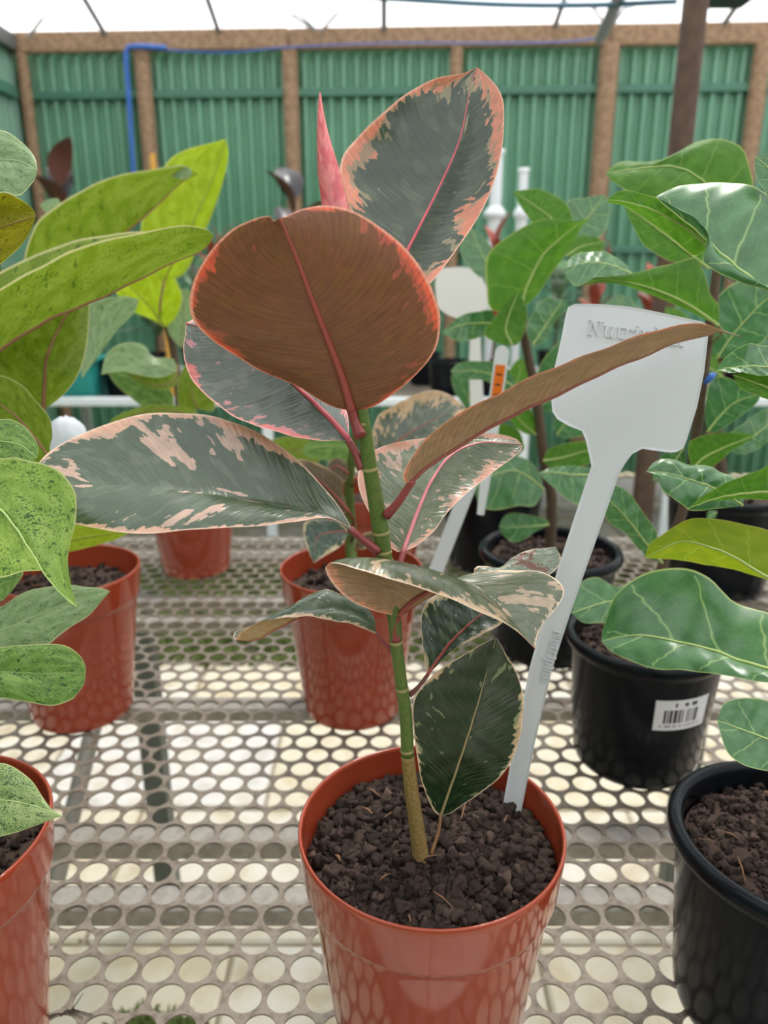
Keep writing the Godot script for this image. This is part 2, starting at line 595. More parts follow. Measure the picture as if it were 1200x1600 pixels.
	M.ruby_f = {"top": topm.call(ruby_tex(16, rgb(126, 134, 106), rgb(104, 120, 88), rgb(238, 178, 152), rgb(206, 178, 158), 0.16, 0.06)), "under": m_tan, "rib": mat(rgb(220, 132, 136), 0.4), "stalk": red_stalk, "rib_r": 0.0015}  # leaf F: base paled with some painted sky sheen, besides its cream variegation
	M.ruby_g = {"top": topm.call(ruby_tex(17, rgb(106, 114, 84), rgb(126, 132, 102), rgb(236, 208, 170), rgb(206, 180, 150), 0.13, -0.06, [[0.5, 0.72, 0.4, 0.05], [-0.4, 0.8, 0.3, 0.05]])), "under": m_tan, "rib": brown_rib, "stalk": red_stalk, "rib_r": 0.0014}
	M.ruby_h = {"top": topm.call(ruby_tex(18, rgb(92, 108, 84), rgb(110, 124, 100), rgb(228, 196, 164), rgb(190, 180, 150), 0.12, -0.08)), "under": mat(Color(1, 1, 1), 0.5, {"tex": ruby_tex(19, rgb(196, 158, 112), rgb(190, 156, 116), rgb(226, 186, 142), rgb(206, 170, 126), 0.1, 0.0, [], -1.0, 96, 160), "back": bt}), "rib": brown_rib, "stalk": red_stalk, "rib_r": 0.001}
	M.ruby_i = {"top": topm.call(ruby_tex(20, rgb(48, 72, 48), rgb(92, 110, 82), rgb(220, 196, 152), rgb(160, 164, 128), 0.13, -0.06)), "under": m_tan, "rib": brown_rib, "stalk": mat(rgb(110, 62, 56), 0.45), "rib_r": 0.001}
	M.ruby_j = {"top": topm.call(ruby_tex(21, rgb(32, 58, 34), rgb(48, 72, 44), rgb(226, 196, 156), rgb(132, 142, 104), 0.09, -0.16, [[0.5, 0.82, 0.3, 0.02], [-0.55, 0.55, 0.12, 0.01]])), "under": m_tan, "rib": cream_rib, "stalk": mat(rgb(150, 112, 76), 0.5), "rib_r": 0.0009}
	M.ruby_k = {"top": topm.call(ruby_tex(22, rgb(128, 140, 116), rgb(150, 158, 136), rgb(228, 212, 176), rgb(120, 66, 42), 0.12, -0.1, [[-0.6, 0.62, 0.5, 0.08], [-0.35, 0.72, 0.4, 0.04], [0.35, 0.62, 0.5, 0.06]], -1.0, 128, 200)), "under": m_tan, "rib": cream_rib, "stalk": red_stalk}
	M.ruby_m = {"top": topm.call(ruby_tex(23, rgb(82, 92, 66), rgb(112, 118, 90), rgb(226, 186, 140), rgb(216, 178, 136), 0.34, 0.1, [], -1.0, 128, 200)), "under": mat(Color(1, 1, 1), 0.5, {"tex": ruby_tex(24, rgb(112, 96, 72), rgb(120, 100, 76), rgb(196, 160, 122), rgb(140, 114, 84), 0.08, 0.0, [], -1.0, 96, 160), "back": bt}), "rib": brown_rib, "stalk": red_stalk}
	# pale speckled rubber plants
	var sp_under := mat(Color(1, 1, 1), 0.42, {"tex": speckle_tex(41, rgb(120, 144, 30), rgb(138, 160, 52), rgb(78, 104, 24), -0.12, rgb(206, 200, 140)), "back": Color(1, 1, 1)})
	var sp_yell := mat(Color(1, 1, 1), 0.42, {"tex": speckle_tex(42, rgb(164, 186, 34), rgb(180, 204, 60), rgb(122, 146, 28), -0.22, rgb(204, 212, 110)), "back": Color(1.2, 1.2, 1.0)})
	var sp_olive := mat(Color(1, 1, 1), 0.42, {"tex": speckle_tex(43, rgb(150, 146, 24), rgb(168, 160, 36), rgb(96, 88, 18), 0.03, rgb(216, 204, 120)), "back": Color(1.1, 1.1, 0.9)})
	var sp_top := mat(Color(1, 1, 1), 0.36, {"tex": speckle_tex(44, rgb(152, 184, 86), rgb(178, 206, 106), rgb(72, 106, 54), -0.02, rgb(214, 220, 150)), "back": Color(1, 1, 1)})
	var sp_pale := mat(Color(1, 1, 1), 0.36, {"tex": speckle_tex(45, rgb(138, 164, 112), rgb(162, 186, 136), rgb(86, 112, 78), -0.06, rgb(212, 222, 170)), "back": Color(1, 1, 1)})
	var sp_dark := mat(Color(1, 1, 1), 0.36, {"tex": speckle_tex(46, rgb(114, 152, 68), rgb(142, 176, 90), rgb(44, 78, 42), 0.04, rgb(200, 200, 140)), "back": Color(1, 1, 1)})
	var sp_fleck := mat(Color(1, 1, 1), 0.36, {"tex": speckle_tex(47, rgb(168, 190, 120), rgb(186, 206, 138), rgb(70, 100, 66), 0.14, rgb(204, 216, 150)), "back": Color(1, 1, 1)})
	var br := mat(rgb(150, 104, 74), 0.5)
	var stk := mat(rgb(166, 132, 96), 0.5)
	M.sp_long = {"single": true, "top": sp_pale, "under": sp_under, "rib": br, "stalk": stk, "rib_r": 0.0011}
	M.sp_yell = {"single": true, "top": sp_yell, "under": sp_yell, "rib": mat(rgb(150, 150, 50), 0.5), "stalk": stk, "rib_r": 0.0009}
	M.sp_olive = {"single": true, "top": sp_pale, "under": sp_olive, "rib": br, "stalk": stk}
	M.sp_top = {"single": true, "top": sp_top, "under": sp_yell, "rib": mat(rgb(176, 196, 120), 0.5), "stalk": stk, "rib_r": 0.0008}
	M.sp_pale = {"single": true, "top": sp_pale, "under": sp_under, "rib": mat(rgb(170, 186, 130), 0.5), "stalk": stk, "rib_r": 0.0008}
	M.sp_dark = {"single": true, "top": sp_dark, "under": sp_under, "rib": mat(rgb(150, 170, 100), 0.5), "stalk": stk, "rib_r": 0.0008}
	M.sp_fleck = {"single": true, "top": sp_fleck, "under": sp_under, "rib": mat(rgb(180, 196, 130), 0.5), "stalk": stk, "rib_r": 0.0007}
	M.sp_under = {"single": true, "top": sp_pale, "under": sp_under, "rib": br, "stalk": stk, "rib_r": 0.001}
	# fiddle-leaf figs
	var fig_rib := mat(rgb(172, 188, 112), 0.5)
	var fig_stalk := mat(rgb(120, 128, 70), 0.6)
	# one upper face and one lower face for all figs; a single ageing leaf is yellowed
	var ft := mat(Color(1, 1, 1), 0.30, {"tex": fig_tex(51, rgb(54, 106, 50), rgb(74, 126, 66), rgb(168, 192, 116), rgb(168, 186, 104), 4.6), "back": bt, "spec": 1.0})
	var fu := mat(Color(1, 1, 1), 0.5, {"tex": fig_tex(53, rgb(76, 126, 32), rgb(92, 140, 42), rgb(130, 164, 76), rgb(170, 182, 100)), "back": Color(1.0, 1.0, 0.85)})
	var fy := mat(Color(1, 1, 1), 0.5, {"tex": fig_tex(55, rgb(132, 158, 26), rgb(150, 164, 34), rgb(170, 186, 80), rgb(186, 184, 90)), "back": Color(1.0, 1.0, 0.85)})
	M.fig = {"single": true, "top": ft, "under": fu, "rib": fig_rib, "stalk": fig_stalk, "rib_r": 0.0012}
	M.fig_yell = {"single": true, "top": ft, "under": fy, "rib": fig_rib, "stalk": fig_stalk, "rib_r": 0.0012}
	# burgundy rubber plants far behind
	M.burg = {"top": mat(rgb(44, 38, 40), 0.3), "under": mat(rgb(104, 62, 50), 0.5), "rib": mat(rgb(110, 50, 46), 0.5), "stalk": mat(rgb(110, 50, 46), 0.5), "rib_r": 0.002}
	M.red_leaf = {"top": mat(rgb(176, 64, 44), 0.45, {"back": bt}), "under": mat(rgb(150, 70, 50), 0.5), "rib": mat(rgb(170, 70, 56), 0.5), "stalk": mat(rgb(140, 80, 60), 0.5)}
	M.far_leaf = {"top": mat(rgb(92, 138, 84), 0.4, {"back": bt}), "under": mat(rgb(84, 124, 60), 0.5, {"back": bt}), "rib": fig_rib, "stalk": fig_stalk}

# ---------- camera, sky, sun ----------
func _ready() -> void:
	rng.seed = 77
	var lens := CameraAttributesPhysical.new()
	lens.frustum_focal_length = 18.0
	lens.frustum_focus_distance = 0.43
	lens.exposure_aperture = 5.2
	lens.frustum_near = 0.02
	lens.frustum_far = 200.0
	var cam := Camera3D.new()
	cam.name = "camera"
	cam.fov = 67.380135
	cam.attributes = lens
	cam.position = EYE
	cam.rotation.x = -PITCH
	add_child(cam)
	cam.current = true

	var env := Environment.new()
	var sky := Sky.new()
	var sm := ProceduralSkyMaterial.new()
	sm.sky_top_color = Color(0.80, 0.87, 0.97)
	sm.sky_horizon_color = Color(0.93, 0.95, 0.98)
	sm.sky_curve = 0.3
	sm.ground_bottom_color = Color(0.42, 0.40, 0.34)
	sm.ground_horizon_color = Color(0.6, 0.6, 0.58)
	sm.sky_energy_multiplier = 1.0
	sky.sky_material = sm
	env.background_mode = Environment.BG_SKY
	env.sky = sky
	env.background_energy_multiplier = 1.0
	env.tonemap_mode = Environment.TONE_MAPPER_LINEAR
	env.tonemap_exposure = 1.5
	env.sdfgi_enabled = true
	env.ssao_enabled = true
	env.ssil_enabled = true
	var we := WorldEnvironment.new()
	we.name = "environment"
	we.environment = env
	add_child(we)

	var sun := DirectionalLight3D.new()
	sun.name = "sun"
	sun.light_color = Color(1.0, 0.985, 0.955)
	sun.light_energy = 2.2
	sun.light_angular_distance = 12.0
	sun.shadow_enabled = true
	add_child(sun)
	sun.look_at_from_position(Vector3(2.0, 8.0, -3.5), Vector3(0, 0.5, -0.8))

	make_materials()
	build_shell()
	build_bench()
	build_far_bench()
	build_hero()
	build_label_stake()
	build_left_plants()
	build_centre_plants()
	build_figs()
	build_small()

# ---------- greenhouse shell ----------
# the back wall runs from WL to WR, turned a little towards the right
const WL := Vector3(-2.19, 0, -5.12)
const WR := Vector3(3.3, 0, -4.82)
const EAVE := 2.50

func wall_point(px: float, py: float) -> Vector3:
	var v := at(px, py, 1.0) - EYE
	var d := (WR - WL).normalized()
	var n := Vector3(-d.z, 0, d.x)
	return EYE + v * ((WL - EYE).dot(n) / v.dot(n))

func pole(b: Buf, a: Vector3, c: Vector3, r: float, segs := 10) -> void:
	b.tube([a, a.lerp(c, 0.5), c], [r, r, r], segs)

func corrugated(parent: Node3D, a: Vector3, c: Vector3, y0: float, y1: float) -> void:
	var d := c - a
	var l := d.length()
	d = d.normalized()
	var n := Vector3(-d.z, 0, d.x)
	var count := maxi(8, int(l / 0.076 * 12.0))
	var b := Buf.new()
	for layer in [0.0, -0.0012]:
		var rows := []
		for y in [y0, y1]:
			var r := PackedVector3Array()
			for i in count + 1:
				var x := l * i / count
				r.append(a + d * x + n * (0.021 * tanh(1.9 * cos(x / 0.076 * TAU)) + layer) + Vector3(0, y, 0))
			rows.append(r)
		b.grid(rows, layer < 0.0)
	put(b, "corrugated_sheet", M.metal_green, parent)

func build_shell() -> void:
	# floor of pale slabs with sunk joints
	var fl := structure("floor")
	var b := Buf.new()
	b.box(Vector3(0.3, -0.06, -1.0), Vector3(7.2, 0.10, 9.2))
	put(b, "joint_bed", M.joint, fl)
	var variants := []
	for k in 4:
		var bb := Buf.new()
		bb.box(Vector3.ZERO, Vector3(0.592, 0.03, 0.392), Basis.IDENTITY, 0.006)
		var me := ArrayMesh.new()
		bb.commit(me, M.slab[k % 3])
		variants.append(me)
	for r in 18:
		for c in 9:
			var z := 0.6 - r * 0.4
			var x := -2.4 + c * 0.6 + (0.3 if r % 2 else 0.0)
			if z < -4.9 or (z < -2.28 and z > -3.25):
				continue
			var s := put_mesh(variants[rng.randi() % 4], "paving_slab", fl)
			s.position = Vector3(x + rng.randf_range(-0.002, 0.002), -0.013 + rng.randf_range(-0.002, 0.002), z)
			s.rotation.y = rng.randf_range(-0.006, 0.006)
	# strip of dark earth with grass between the slabs
	b = Buf.new()
	b.box(Vector3(0.3, -0.012, -2.79), Vector3(6.2, 0.022, 1.0), Basis.IDENTITY, 0.006)
	put(b, "earth_strip", M.earth, fl)
	# moss in the joints and under the bench
	var mm := MultiMesh.new()
	mm.transform_format = MultiMesh.TRANSFORM_3D
	var tuft := Buf.new()
	for k in 5:
		var a := k * 1.257
		var p := Vector3(cos(a) * 0.004, 0, sin(a) * 0.004)
		tuft.tube([p, p * 1.8 + Vector3(0, 0.012, 0), p * 3.6 + Vector3(0, 0.019, 0)], [0.003, 0.0026, 0.0006], 4, false)
	var tm := ArrayMesh.new()
	tuft.commit(tm, M.moss)
	mm.mesh = tm
	mm.instance_count = 9000
	for i in 9000:
		var p0: Vector3
		if i < 160:
			var sp: Array = [[-0.42, -1.0, 0.045], [-0.35, -0.99, 0.035]][i % 2]
			var rr: float = sp[2] * pow(rng.randf(), 0.6)
			var a := rng.randf() * TAU
			p0 = Vector3(sp[0] + cos(a) * rr, 0.0, sp[1] + sin(a) * rr * 0.6)
		else:
			p0 = Vector3(rng.randf_range(-1.9, 2.3), -0.003, rng.randf_range(-3.25, -2.32))
		mm.set_instance_transform(i, Transform3D(Basis(Vector3.UP, rng.randf() * TAU).scaled(Vector3.ONE * rng.randf_range(0.7, 2.2)), p0))
	var mo := MultiMeshInstance3D.new()
	mo.name = "moss"
	mo.multimesh = mm
	mo.set_meta("kind", "stuff")
	mo.set_meta("label", "green moss and short grass on the ground below and behind the bench")
	mo.set_meta("category", "moss")
	add_child(mo, true)

	# back wall: green corrugated steel between timber posts
	var wb := structure("wall_back")
	var tops := [40.0, 226.0, 455.0, 713.0, 949.0, 1185.0]
	var xs := []
	for t in tops:
		xs.append(wall_point(t, 88.0))
	var prev: Vector3 = WL
	var d := (WR - WL).normalized()
	var n := Vector3(-d.z, 0, d.x)
	for p in xs:
		var q := Vector3(p.x, 0, p.z)
		corrugated(wb, prev, q, 0.0, EAVE)
		prev = q
	corrugated(wb, prev, WR, 0.0, EAVE)
	for i in xs.size():
		var q := Vector3(xs[i].x, 0, xs[i].z) + n * 0.052
		b = Buf.new()
		var r: float = [0.035, 0.047, 0.045, 0.036, 0.055, 0.048][i]
		pole(b, q, q + Vector3(0, EAVE - 0.02, 0), r, 14)
		put(b, "wooden_post", M.wood, wb)
	for y in [2.265, 1.40, 0.6]:
		b = Buf.new()
		b.box((WL + WR) / 2.0 + n * 0.025 + Vector3(0, y, 0), Vector3((WR - WL).length(), 0.045, 0.035), Basis(d, Vector3.UP, d.cross(Vector3.UP)), 0.004)
		put(b, "girt", M.girt, wb)
	prev = WL
	for k in 3:
		var q: Vector3 = [Vector3(xs[2].x, 0, xs[2].z), Vector3(xs[4].x, 0, xs[4].z), WR][k]
		b = Buf.new()
		var l := (q - prev).length() - 0.006
		b.box((prev + q) / 2.0 + n * 0.05 + Vector3(0, EAVE + 0.035 - 0.004 * k, 0), Vector3(l, 0.105, 0.05), Basis(d, Vector3.UP, d.cross(Vector3.UP)), 0.004)
		put(b, "top_beam", M.wood, wb)
		prev = q
	# left wall
	var wl := structure("wall_left")
	corrugated(wl, Vector3(-2.19, 0, 3.2), WL, 0.0, EAVE)
	for z in [-4.2, -2.8, -1.4, 0.0, 1.4]:
		b = Buf.new()
		pole(b, Vector3(-2.13, 0, z), Vector3(-2.13, EAVE, z), 0.045, 12)
		put(b, "wooden_post", M.wood, wl)
	b = Buf.new()
	b.box(Vector3(-2.15, 2.265, -0.9), Vector3(0.035, 0.06, 8.2))
	put(b, "girt", M.girt, wl)
	b = Buf.new()
	b.box(Vector3(-2.15, EAVE + 0.03, -0.9), Vector3(0.06, 0.09, 8.3), Basis.IDENTITY, 0.005)
	put(b, "top_beam", M.steel_dark, wl)
	# right wall: film over a low green wall
	var wr := structure("wall_right")
	corrugated(wr, WR, Vector3(3.3, 0, 3.2), 0.0, 0.6)
	b = Buf.new()
	b.box(Vector3(3.3, 1.56, -0.82), Vector3(0.002, 1.96, 8.04))
	put(b, "film_panel", M.film, wr)
	var wf := structure("wall_front")  # unseen wall behind the camera, made opaque green to darken leaf reflections
	corrugated(wf, Vector3(3.3, 0, 3.2), Vector3(-2.19, 0, 3.2), 0.0, EAVE + 0.06)

	# roof: white film, slightly slack between the rafters
	var ce := structure("ceiling")
	var ridge_z := -0.9
	var ridge_y := 3.9
	var sag := noise(FastNoiseLite.TYPE_SIMPLEX, 0.9, 71, 3)
	var panels := [-2.21, -1.60, -0.94, 0.0, 0.95, 1.87, 2.75, 3.32]
	for side in 2:
		for k in panels.size() - 1:
			b = Buf.new()
			var rows := []
			for i in 25:
				var t := i / 24.0
				var row := PackedVector3Array()
				for j in 13:
					var s := j / 12.0
					var x := lerpf(panels[k], panels[k + 1], s)
					var z0 := lerpf(WL.z, WR.z, (x - WL.x) / (WR.x - WL.x)) - 0.03
					var z := lerpf(z0, ridge_z, t) if side == 0 else lerpf(3.22, ridge_z, t)
					var y := lerpf(EAVE + 0.085, ridge_y, t)
					y += -0.035 * sin(PI * s) * sin(PI * minf(t * 3.0, 1.0) * 0.5) + 0.05 * sag.get_noise_2d(x * 4.0 + z * 3.0, z * 0.8 - x * 2.0) * minf(1.0, t * 8.0)
					row.append(Vector3(x, y, z))
				rows.append(row)
			b.grid(rows)
			put(b, "film_panel", M.film, ce)
	for k in panels.size():
		var x: float = panels[k]
		var z0 := lerpf(WL.z, WR.z, (x - WL.x) / (WR.x - WL.x))
		b = Buf.new()
		pole(b, Vector3(x, EAVE + 0.05, z0), Vector3(x, ridge_y - 0.035, ridge_z), 0.016, 8)
		put(b, "rafter", M.rafter, ce)
		b = Buf.new()
		pole(b, Vector3(x, EAVE + 0.05, 3.2), Vector3(x, ridge_y - 0.035, ridge_z), 0.016, 8)
		put(b, "rafter", M.rafter, ce)
	for t in [0.12, 0.3, 0.5, 0.75, 1.0]:
		b = Buf.new()
		var y := lerpf(EAVE + 0.05, ridge_y - 0.05, t)
		pole(b, Vector3(-2.21, y, lerpf(WL.z, ridge_z, t)), Vector3(3.32, y, lerpf(WR.z, ridge_z, t)), 0.012, 8)
		put(b, "purlin", M.rafter, ce)
	# wires and braces that show against the film
	for q in [[60, 68, 118, 0], [455, 30, 500, 62], [505, 60, 562, 0], [905, 0, 935, 52], [985, 0, 945, 55], [440, 0, 500, 60]]:
		b = Buf.new()
		var w0 := wall_point(q[0], q[1]) + n * 0.12
		var w1 := wall_point(q[2], q[3]) + n * 0.16
		pole(b, w0, w1, 0.009, 6)
		put(b, "brace", M.rafter, ce)
	for g in 2:
		# film gables
		b = Buf.new()
		var x: float = [-2.21, 3.32][g]
		var z0: float = [WL.z, WR.z][g]
		b.grid([PackedVector3Array([Vector3(x, EAVE, z0), Vector3(x, EAVE, 3.2)]), PackedVector3Array([Vector3(x, ridge_y, ridge_z), Vector3(x, ridge_y, ridge_z + 0.001)])])
		put(b, "film_panel", M.film, ce)

	# dark timber post standing free in front of the wall, with a steel arm
	var post := thing("timber_post", "dark brown round timber post standing in front of the green wall", "post", in_depth(1062, 240, -3.0) * Vector3(1, 0, 1))
	b = Buf.new()
	pole(b, Vector3.ZERO, Vector3(0, 2.80, 0), 0.043, 16)
	put(b, "shaft", M.wood_dark, post)
	b = Buf.new()
	var arm0 := in_depth(938, 62, -4.6)
	var arm1 := post.position + Vector3(-0.06, 2.62, -0.06)
	var ax := (arm1 - arm0).normalized()
	b.box((arm0 + arm1) / 2.0, Vector3(arm0.distance_to(arm1), 0.06, 0.04), Basis(ax, ax.cross(Vector3.BACK).normalized() * -1.0, ax.cross(ax.cross(Vector3.BACK).normalized() * -1.0)), 0.004)
	put(b, "steel_arm", M.rafter, ce)
	# hung black box at the upper right
	var bx := thing("hanging_fixture", "black boxy fixture hung under the film at the upper right", "fixture", in_depth(1134, -6, -3.4))
	b = Buf.new()
	b.box(Vector3(0, 0.02, 0), Vector3(0.19, 0.09, 0.14), Basis.IDENTITY, 0.008)
	put(b, "housing", M.black_box, bx)
	b = Buf.new()
	pole(b, Vector3(0, 0.06, 0), Vector3(0, 0.62, 0), 0.006, 6)
	put(b, "hanger", M.steel_dark, bx)
	# hoses
	var hs := thing("irrigation_pipe", "grey-blue irrigation pipe strung under the white film roof", "pipe", Vector3.ZERO)
	b = Buf.new()
	b.tube(along([in_depth(520, -8, -4.2), in_depth(650, 0, -4.2), in_depth(780, 7, -4.2), in_depth(920, 8, -4.2), in_depth(1058, 2, -4.0)], 24), range(25).map(func(_i): return 0.013), 8)
	put(b, "hose", M.hose, hs)
	var bh := thing("water_hose", "bright blue water hose running down beside a timber post", "hose", Vector3.ZERO)
	b = Buf.new()
	var p := [wall_point(224, 330), wall_point(219, 262), wall_point(213, 160), wall_point(209, 95), wall_point(216, 82), wall_point(270, 84)]
	for i in p.size(): p[i] += n * 0.12
	b.tube(along(p, 30), range(31).map(func(_i): return 0.014), 8)
	put(b, "drop_run", M.blue, bh)
	b = Buf.new()
	p = [wall_point(222, 81), wall_point(290, 88), wall_point(370, 90), wall_point(445, 83), wall_point(600, 76), wall_point(760, 76), wall_point(880, 74), wall_point(938, 66)]
	for i in p.size(): p[i] += n * 0.11
	b.tube(along(p, 40), range(41).map(func(_i): return 0.0045), 6)
	put(b, "beam_run", M.blue, bh)

# ---------- benches ----------
func perforated(parent: Node3D, x0: float, x1: float, z0: float, z1: float, y: float, row0: int) -> void:
	var pitch := 0.0292
	var rowp := 0.0256
	var r := 0.01265
	var segs := 20
	var b := Buf.new()
	var ring := []
	var outer := []
	for k in segs:
		var a := TAU * (k + 0.5) / segs
		var dir := Vector2(cos(a), sin(a))
		var s := minf(pitch * 0.5 / maxf(absf(dir.x), 1e-6), rowp * 0.5 / maxf(absf(dir.y), 1e-6))
		ring.append(dir * r)
		outer.append(dir * s)
	# square the cell's corners
	for sx in [-1, 1]:
		for sy in [-1, 1]:
			var best := 0
			for k in segs:
				if outer[k].distance_to(Vector2(sx * pitch, sy * rowp) * 0.5) < outer[best].distance_to(Vector2(sx * pitch, sy * rowp) * 0.5): best = k
			outer[best] = Vector2(sx * pitch, sy * rowp) * 0.5
	var cv := PackedVector3Array()
	var cn := PackedVector3Array()
	var ci := PackedInt32Array()
	var th := 0.0016
	for lay in [[0.0, 1.0], [-th, -1.0]]:
		var o := cv.size()
		for k in segs:
			cv.append(Vector3(ring[k].x, lay[0], ring[k].y))
			cv.append(Vector3(outer[k].x, lay[0], outer[k].y))
			cn.append(Vector3(0, lay[1], 0))
			cn.append(Vector3(0, lay[1], 0))
		for k in segs:
			var a := o + 2 * k
			var c := o + 2 * ((k + 1) % segs)
			if lay[1] > 0: ci.append_array([a, a + 1, c, c, a + 1, c + 1])
			else: ci.append_array([a, c, a + 1, c, c + 1, a + 1])
	var o2 := cv.size()
	for k in segs:
		var nn := Vector3(-ring[k].x, 0, -ring[k].y).normalized()
		cv.append(Vector3(ring[k].x, 0, ring[k].y))
		cv.append(Vector3(ring[k].x, -th, ring[k].y))
		cn.append(nn)
		cn.append(nn)
	for k in segs:
		var a := o2 + 2 * k
		var c := o2 + 2 * ((k + 1) % segs)
		ci.append_array([a, c, a + 1, c, c + 1, a + 1])
	var cu := PackedVector2Array()
	cu.resize(cv.size())
	var rows := int(roundf((z0 - z1) / rowp))
	var cols := int((x1 - x0) / pitch)
	for i in rows:
		var z := z0 - (i + 0.5) * rowp
		var sh := 0.5 * pitch if (i + row0) % 2 else 0.0
		for j in cols:
			var c := Vector3(x0 + (j + 0.5) * pitch + sh, y, z)
			var base := b.v.size()
			for q in cv: b.v.append(q + c)
			b.n.append_array(cn)
			b.uv.append_array(cu)
			for q in ci: b.ix.append(q + base)
	put(b, "perforated_sheet", M.sheet, parent)

func build_bench() -> void:
	var t := thing("plant_bench", "near greenhouse bench with a perforated steel top full of round holes", "bench", Vector3.ZERO)
	var z0 := -0.2788
	perforated(t, -0.85, 0.85, z0, z0 - 0.0256 * 13, BENCH, 0)
	perforated(t, -0.85, 0.85, z0 - 0.0256 * 13, z0 - 0.0256 * 33, BENCH, 13)
	perforated(t, -0.85, 0.85, z0 - 0.0256 * 33, z0 - 0.0256 * 48, BENCH, 33)
	for z in [-0.290, -0.546, -0.626, -0.866, -1.115, -1.195, -1.41, -1.49]:
		var b := Buf.new()
		b.box(Vector3(0, BENCH - 0.0016 - 0.0095 - 0.0006, z), Vector3(1.72, 0.019, 0.029), Basis.IDENTITY, 0.0015)
		put(b, "cross_bar", M.steel, t)
	for x in [-0.70, 0.70]:
		var b := Buf.new()
		b.box(Vector3(x, BENCH - 0.045, -0.89), Vector3(0.03, 0.045, 1.24), Basis.IDENTITY, 0.002)
		put(b, "side_rail", M.steel, t)
	for q in [[-0.452, -1.30], [0.60, -1.30], [-0.70, -0.32], [0.70, -0.32]]:
		var b := Buf.new()
		b.box(Vector3(q[0], 0.355, q[1]), Vector3(0.042, 0.71, 0.042), Basis.IDENTITY, 0.002)
		put(b, "leg", M.steel_dark, t)
	var br := Buf.new()
	var a := at(150, 1120, 1.30)
	var c := at(88, 1375, 1.16)
	br.tube([a, a.lerp(c, 0.5), c], [0.014, 0.014, 0.014], 10)
	put(br, "brace", M.steel, t)

func build_far_bench() -> void:
	var t := thing("far_bench", "far bench with a pale metal rail in front of the green wall", "bench", Vector3.ZERO)
	for z in [-3.26, -4.35]:
		var b := Buf.new()
		b.box(Vector3(0.2, 0.745, z), Vector3(4.6, 0.035, 0.03), Basis.IDENTITY, 0.003)
		put(b, "rail", M.pvc, t)
	var b2 := Buf.new()
	b2.box(Vector3(0.2, 0.726, -3.8), Vector3(4.6, 0.006, 1.06))
	put(b2, "shelf_sheet", M.sheet, t)
	for x in [-1.7, -0.5, 0.6, 1.25, 2.3]:
		for z in [-3.26, -4.35]:
			var b := Buf.new()
			b.box(Vector3(x, 0.364, z), Vector3(0.045, 0.728, 0.03), Basis.IDENTITY, 0.003)
			put(b, "leg", M.pvc, t)
	for q in [[0.28, -3.26]]:
		var b := Buf.new()
		b.box(Vector3(0.2, q[0], q[1]), Vector3(4.6, 0.03, 0.025), Basis.IDENTITY, 0.003)
		put(b, "lower_rail", M.steel, t)

# ---------- fiddle-leaf figs on the right ----------
func sticker(plant: Node3D, r0: float, r1: float, y0: float, y1: float, h: float, a0: float, a1: float) -> void:
	var bars := noise(FastNoiseLite.TYPE_VALUE, 1.0, 5, 1)
	var tx := paint(128, 80, func(u: float, v: float) -> Color:
		var c := rgb(226, 222, 224)
		if u > 0.16 and u < 0.86 and v > 0.32 and v < 0.76 and bars.get_noise_1d(floorf(u * 46.0) * 3.7) > 0.0: c = rgb(52, 48, 52)
		if v > 0.10 and v < 0.22 and u > 0.33 and u < 0.74 and bars.get_noise_1d(floorf(u * 30.0) * 2.3 + 50.0) > -0.25: c = rgb(60, 56, 60)
		if v > 0.82 and v < 0.90 and u > 0.1 and u < 0.9 and bars.get_noise_1d(floorf(u * 60.0) * 2.3 + 90.0) > 0.05: c = rgb(120, 116, 118)
		return c)
	var b := Buf.new()
	var rows := []
	for i in 2:
		var row := PackedVector3Array()
		var y := lerpf(y1, y0, float(i))
		var r := lerpf(r1, r0, y / h) + 0.0006
		for j in 17:
			var a := deg_to_rad(lerpf(a0, a1, j / 16.0))
			row.append(Vector3(cos(a) * r, y, sin(a) * r))
		rows.append(row)
	var uvs := []
	for i in 2:
		var ur := []
		for j in 17: ur.append(Vector2(1.0 - j / 16.0, 1.0 - i))
		uvs.append(ur)
	b.grid(rows, true, false, uvs)
	var s := put(b, "price_sticker", mat(Color(1, 1, 1), 0.5, {"tex": tx}), plant)
	s.set_meta("label", "white barcode sticker")

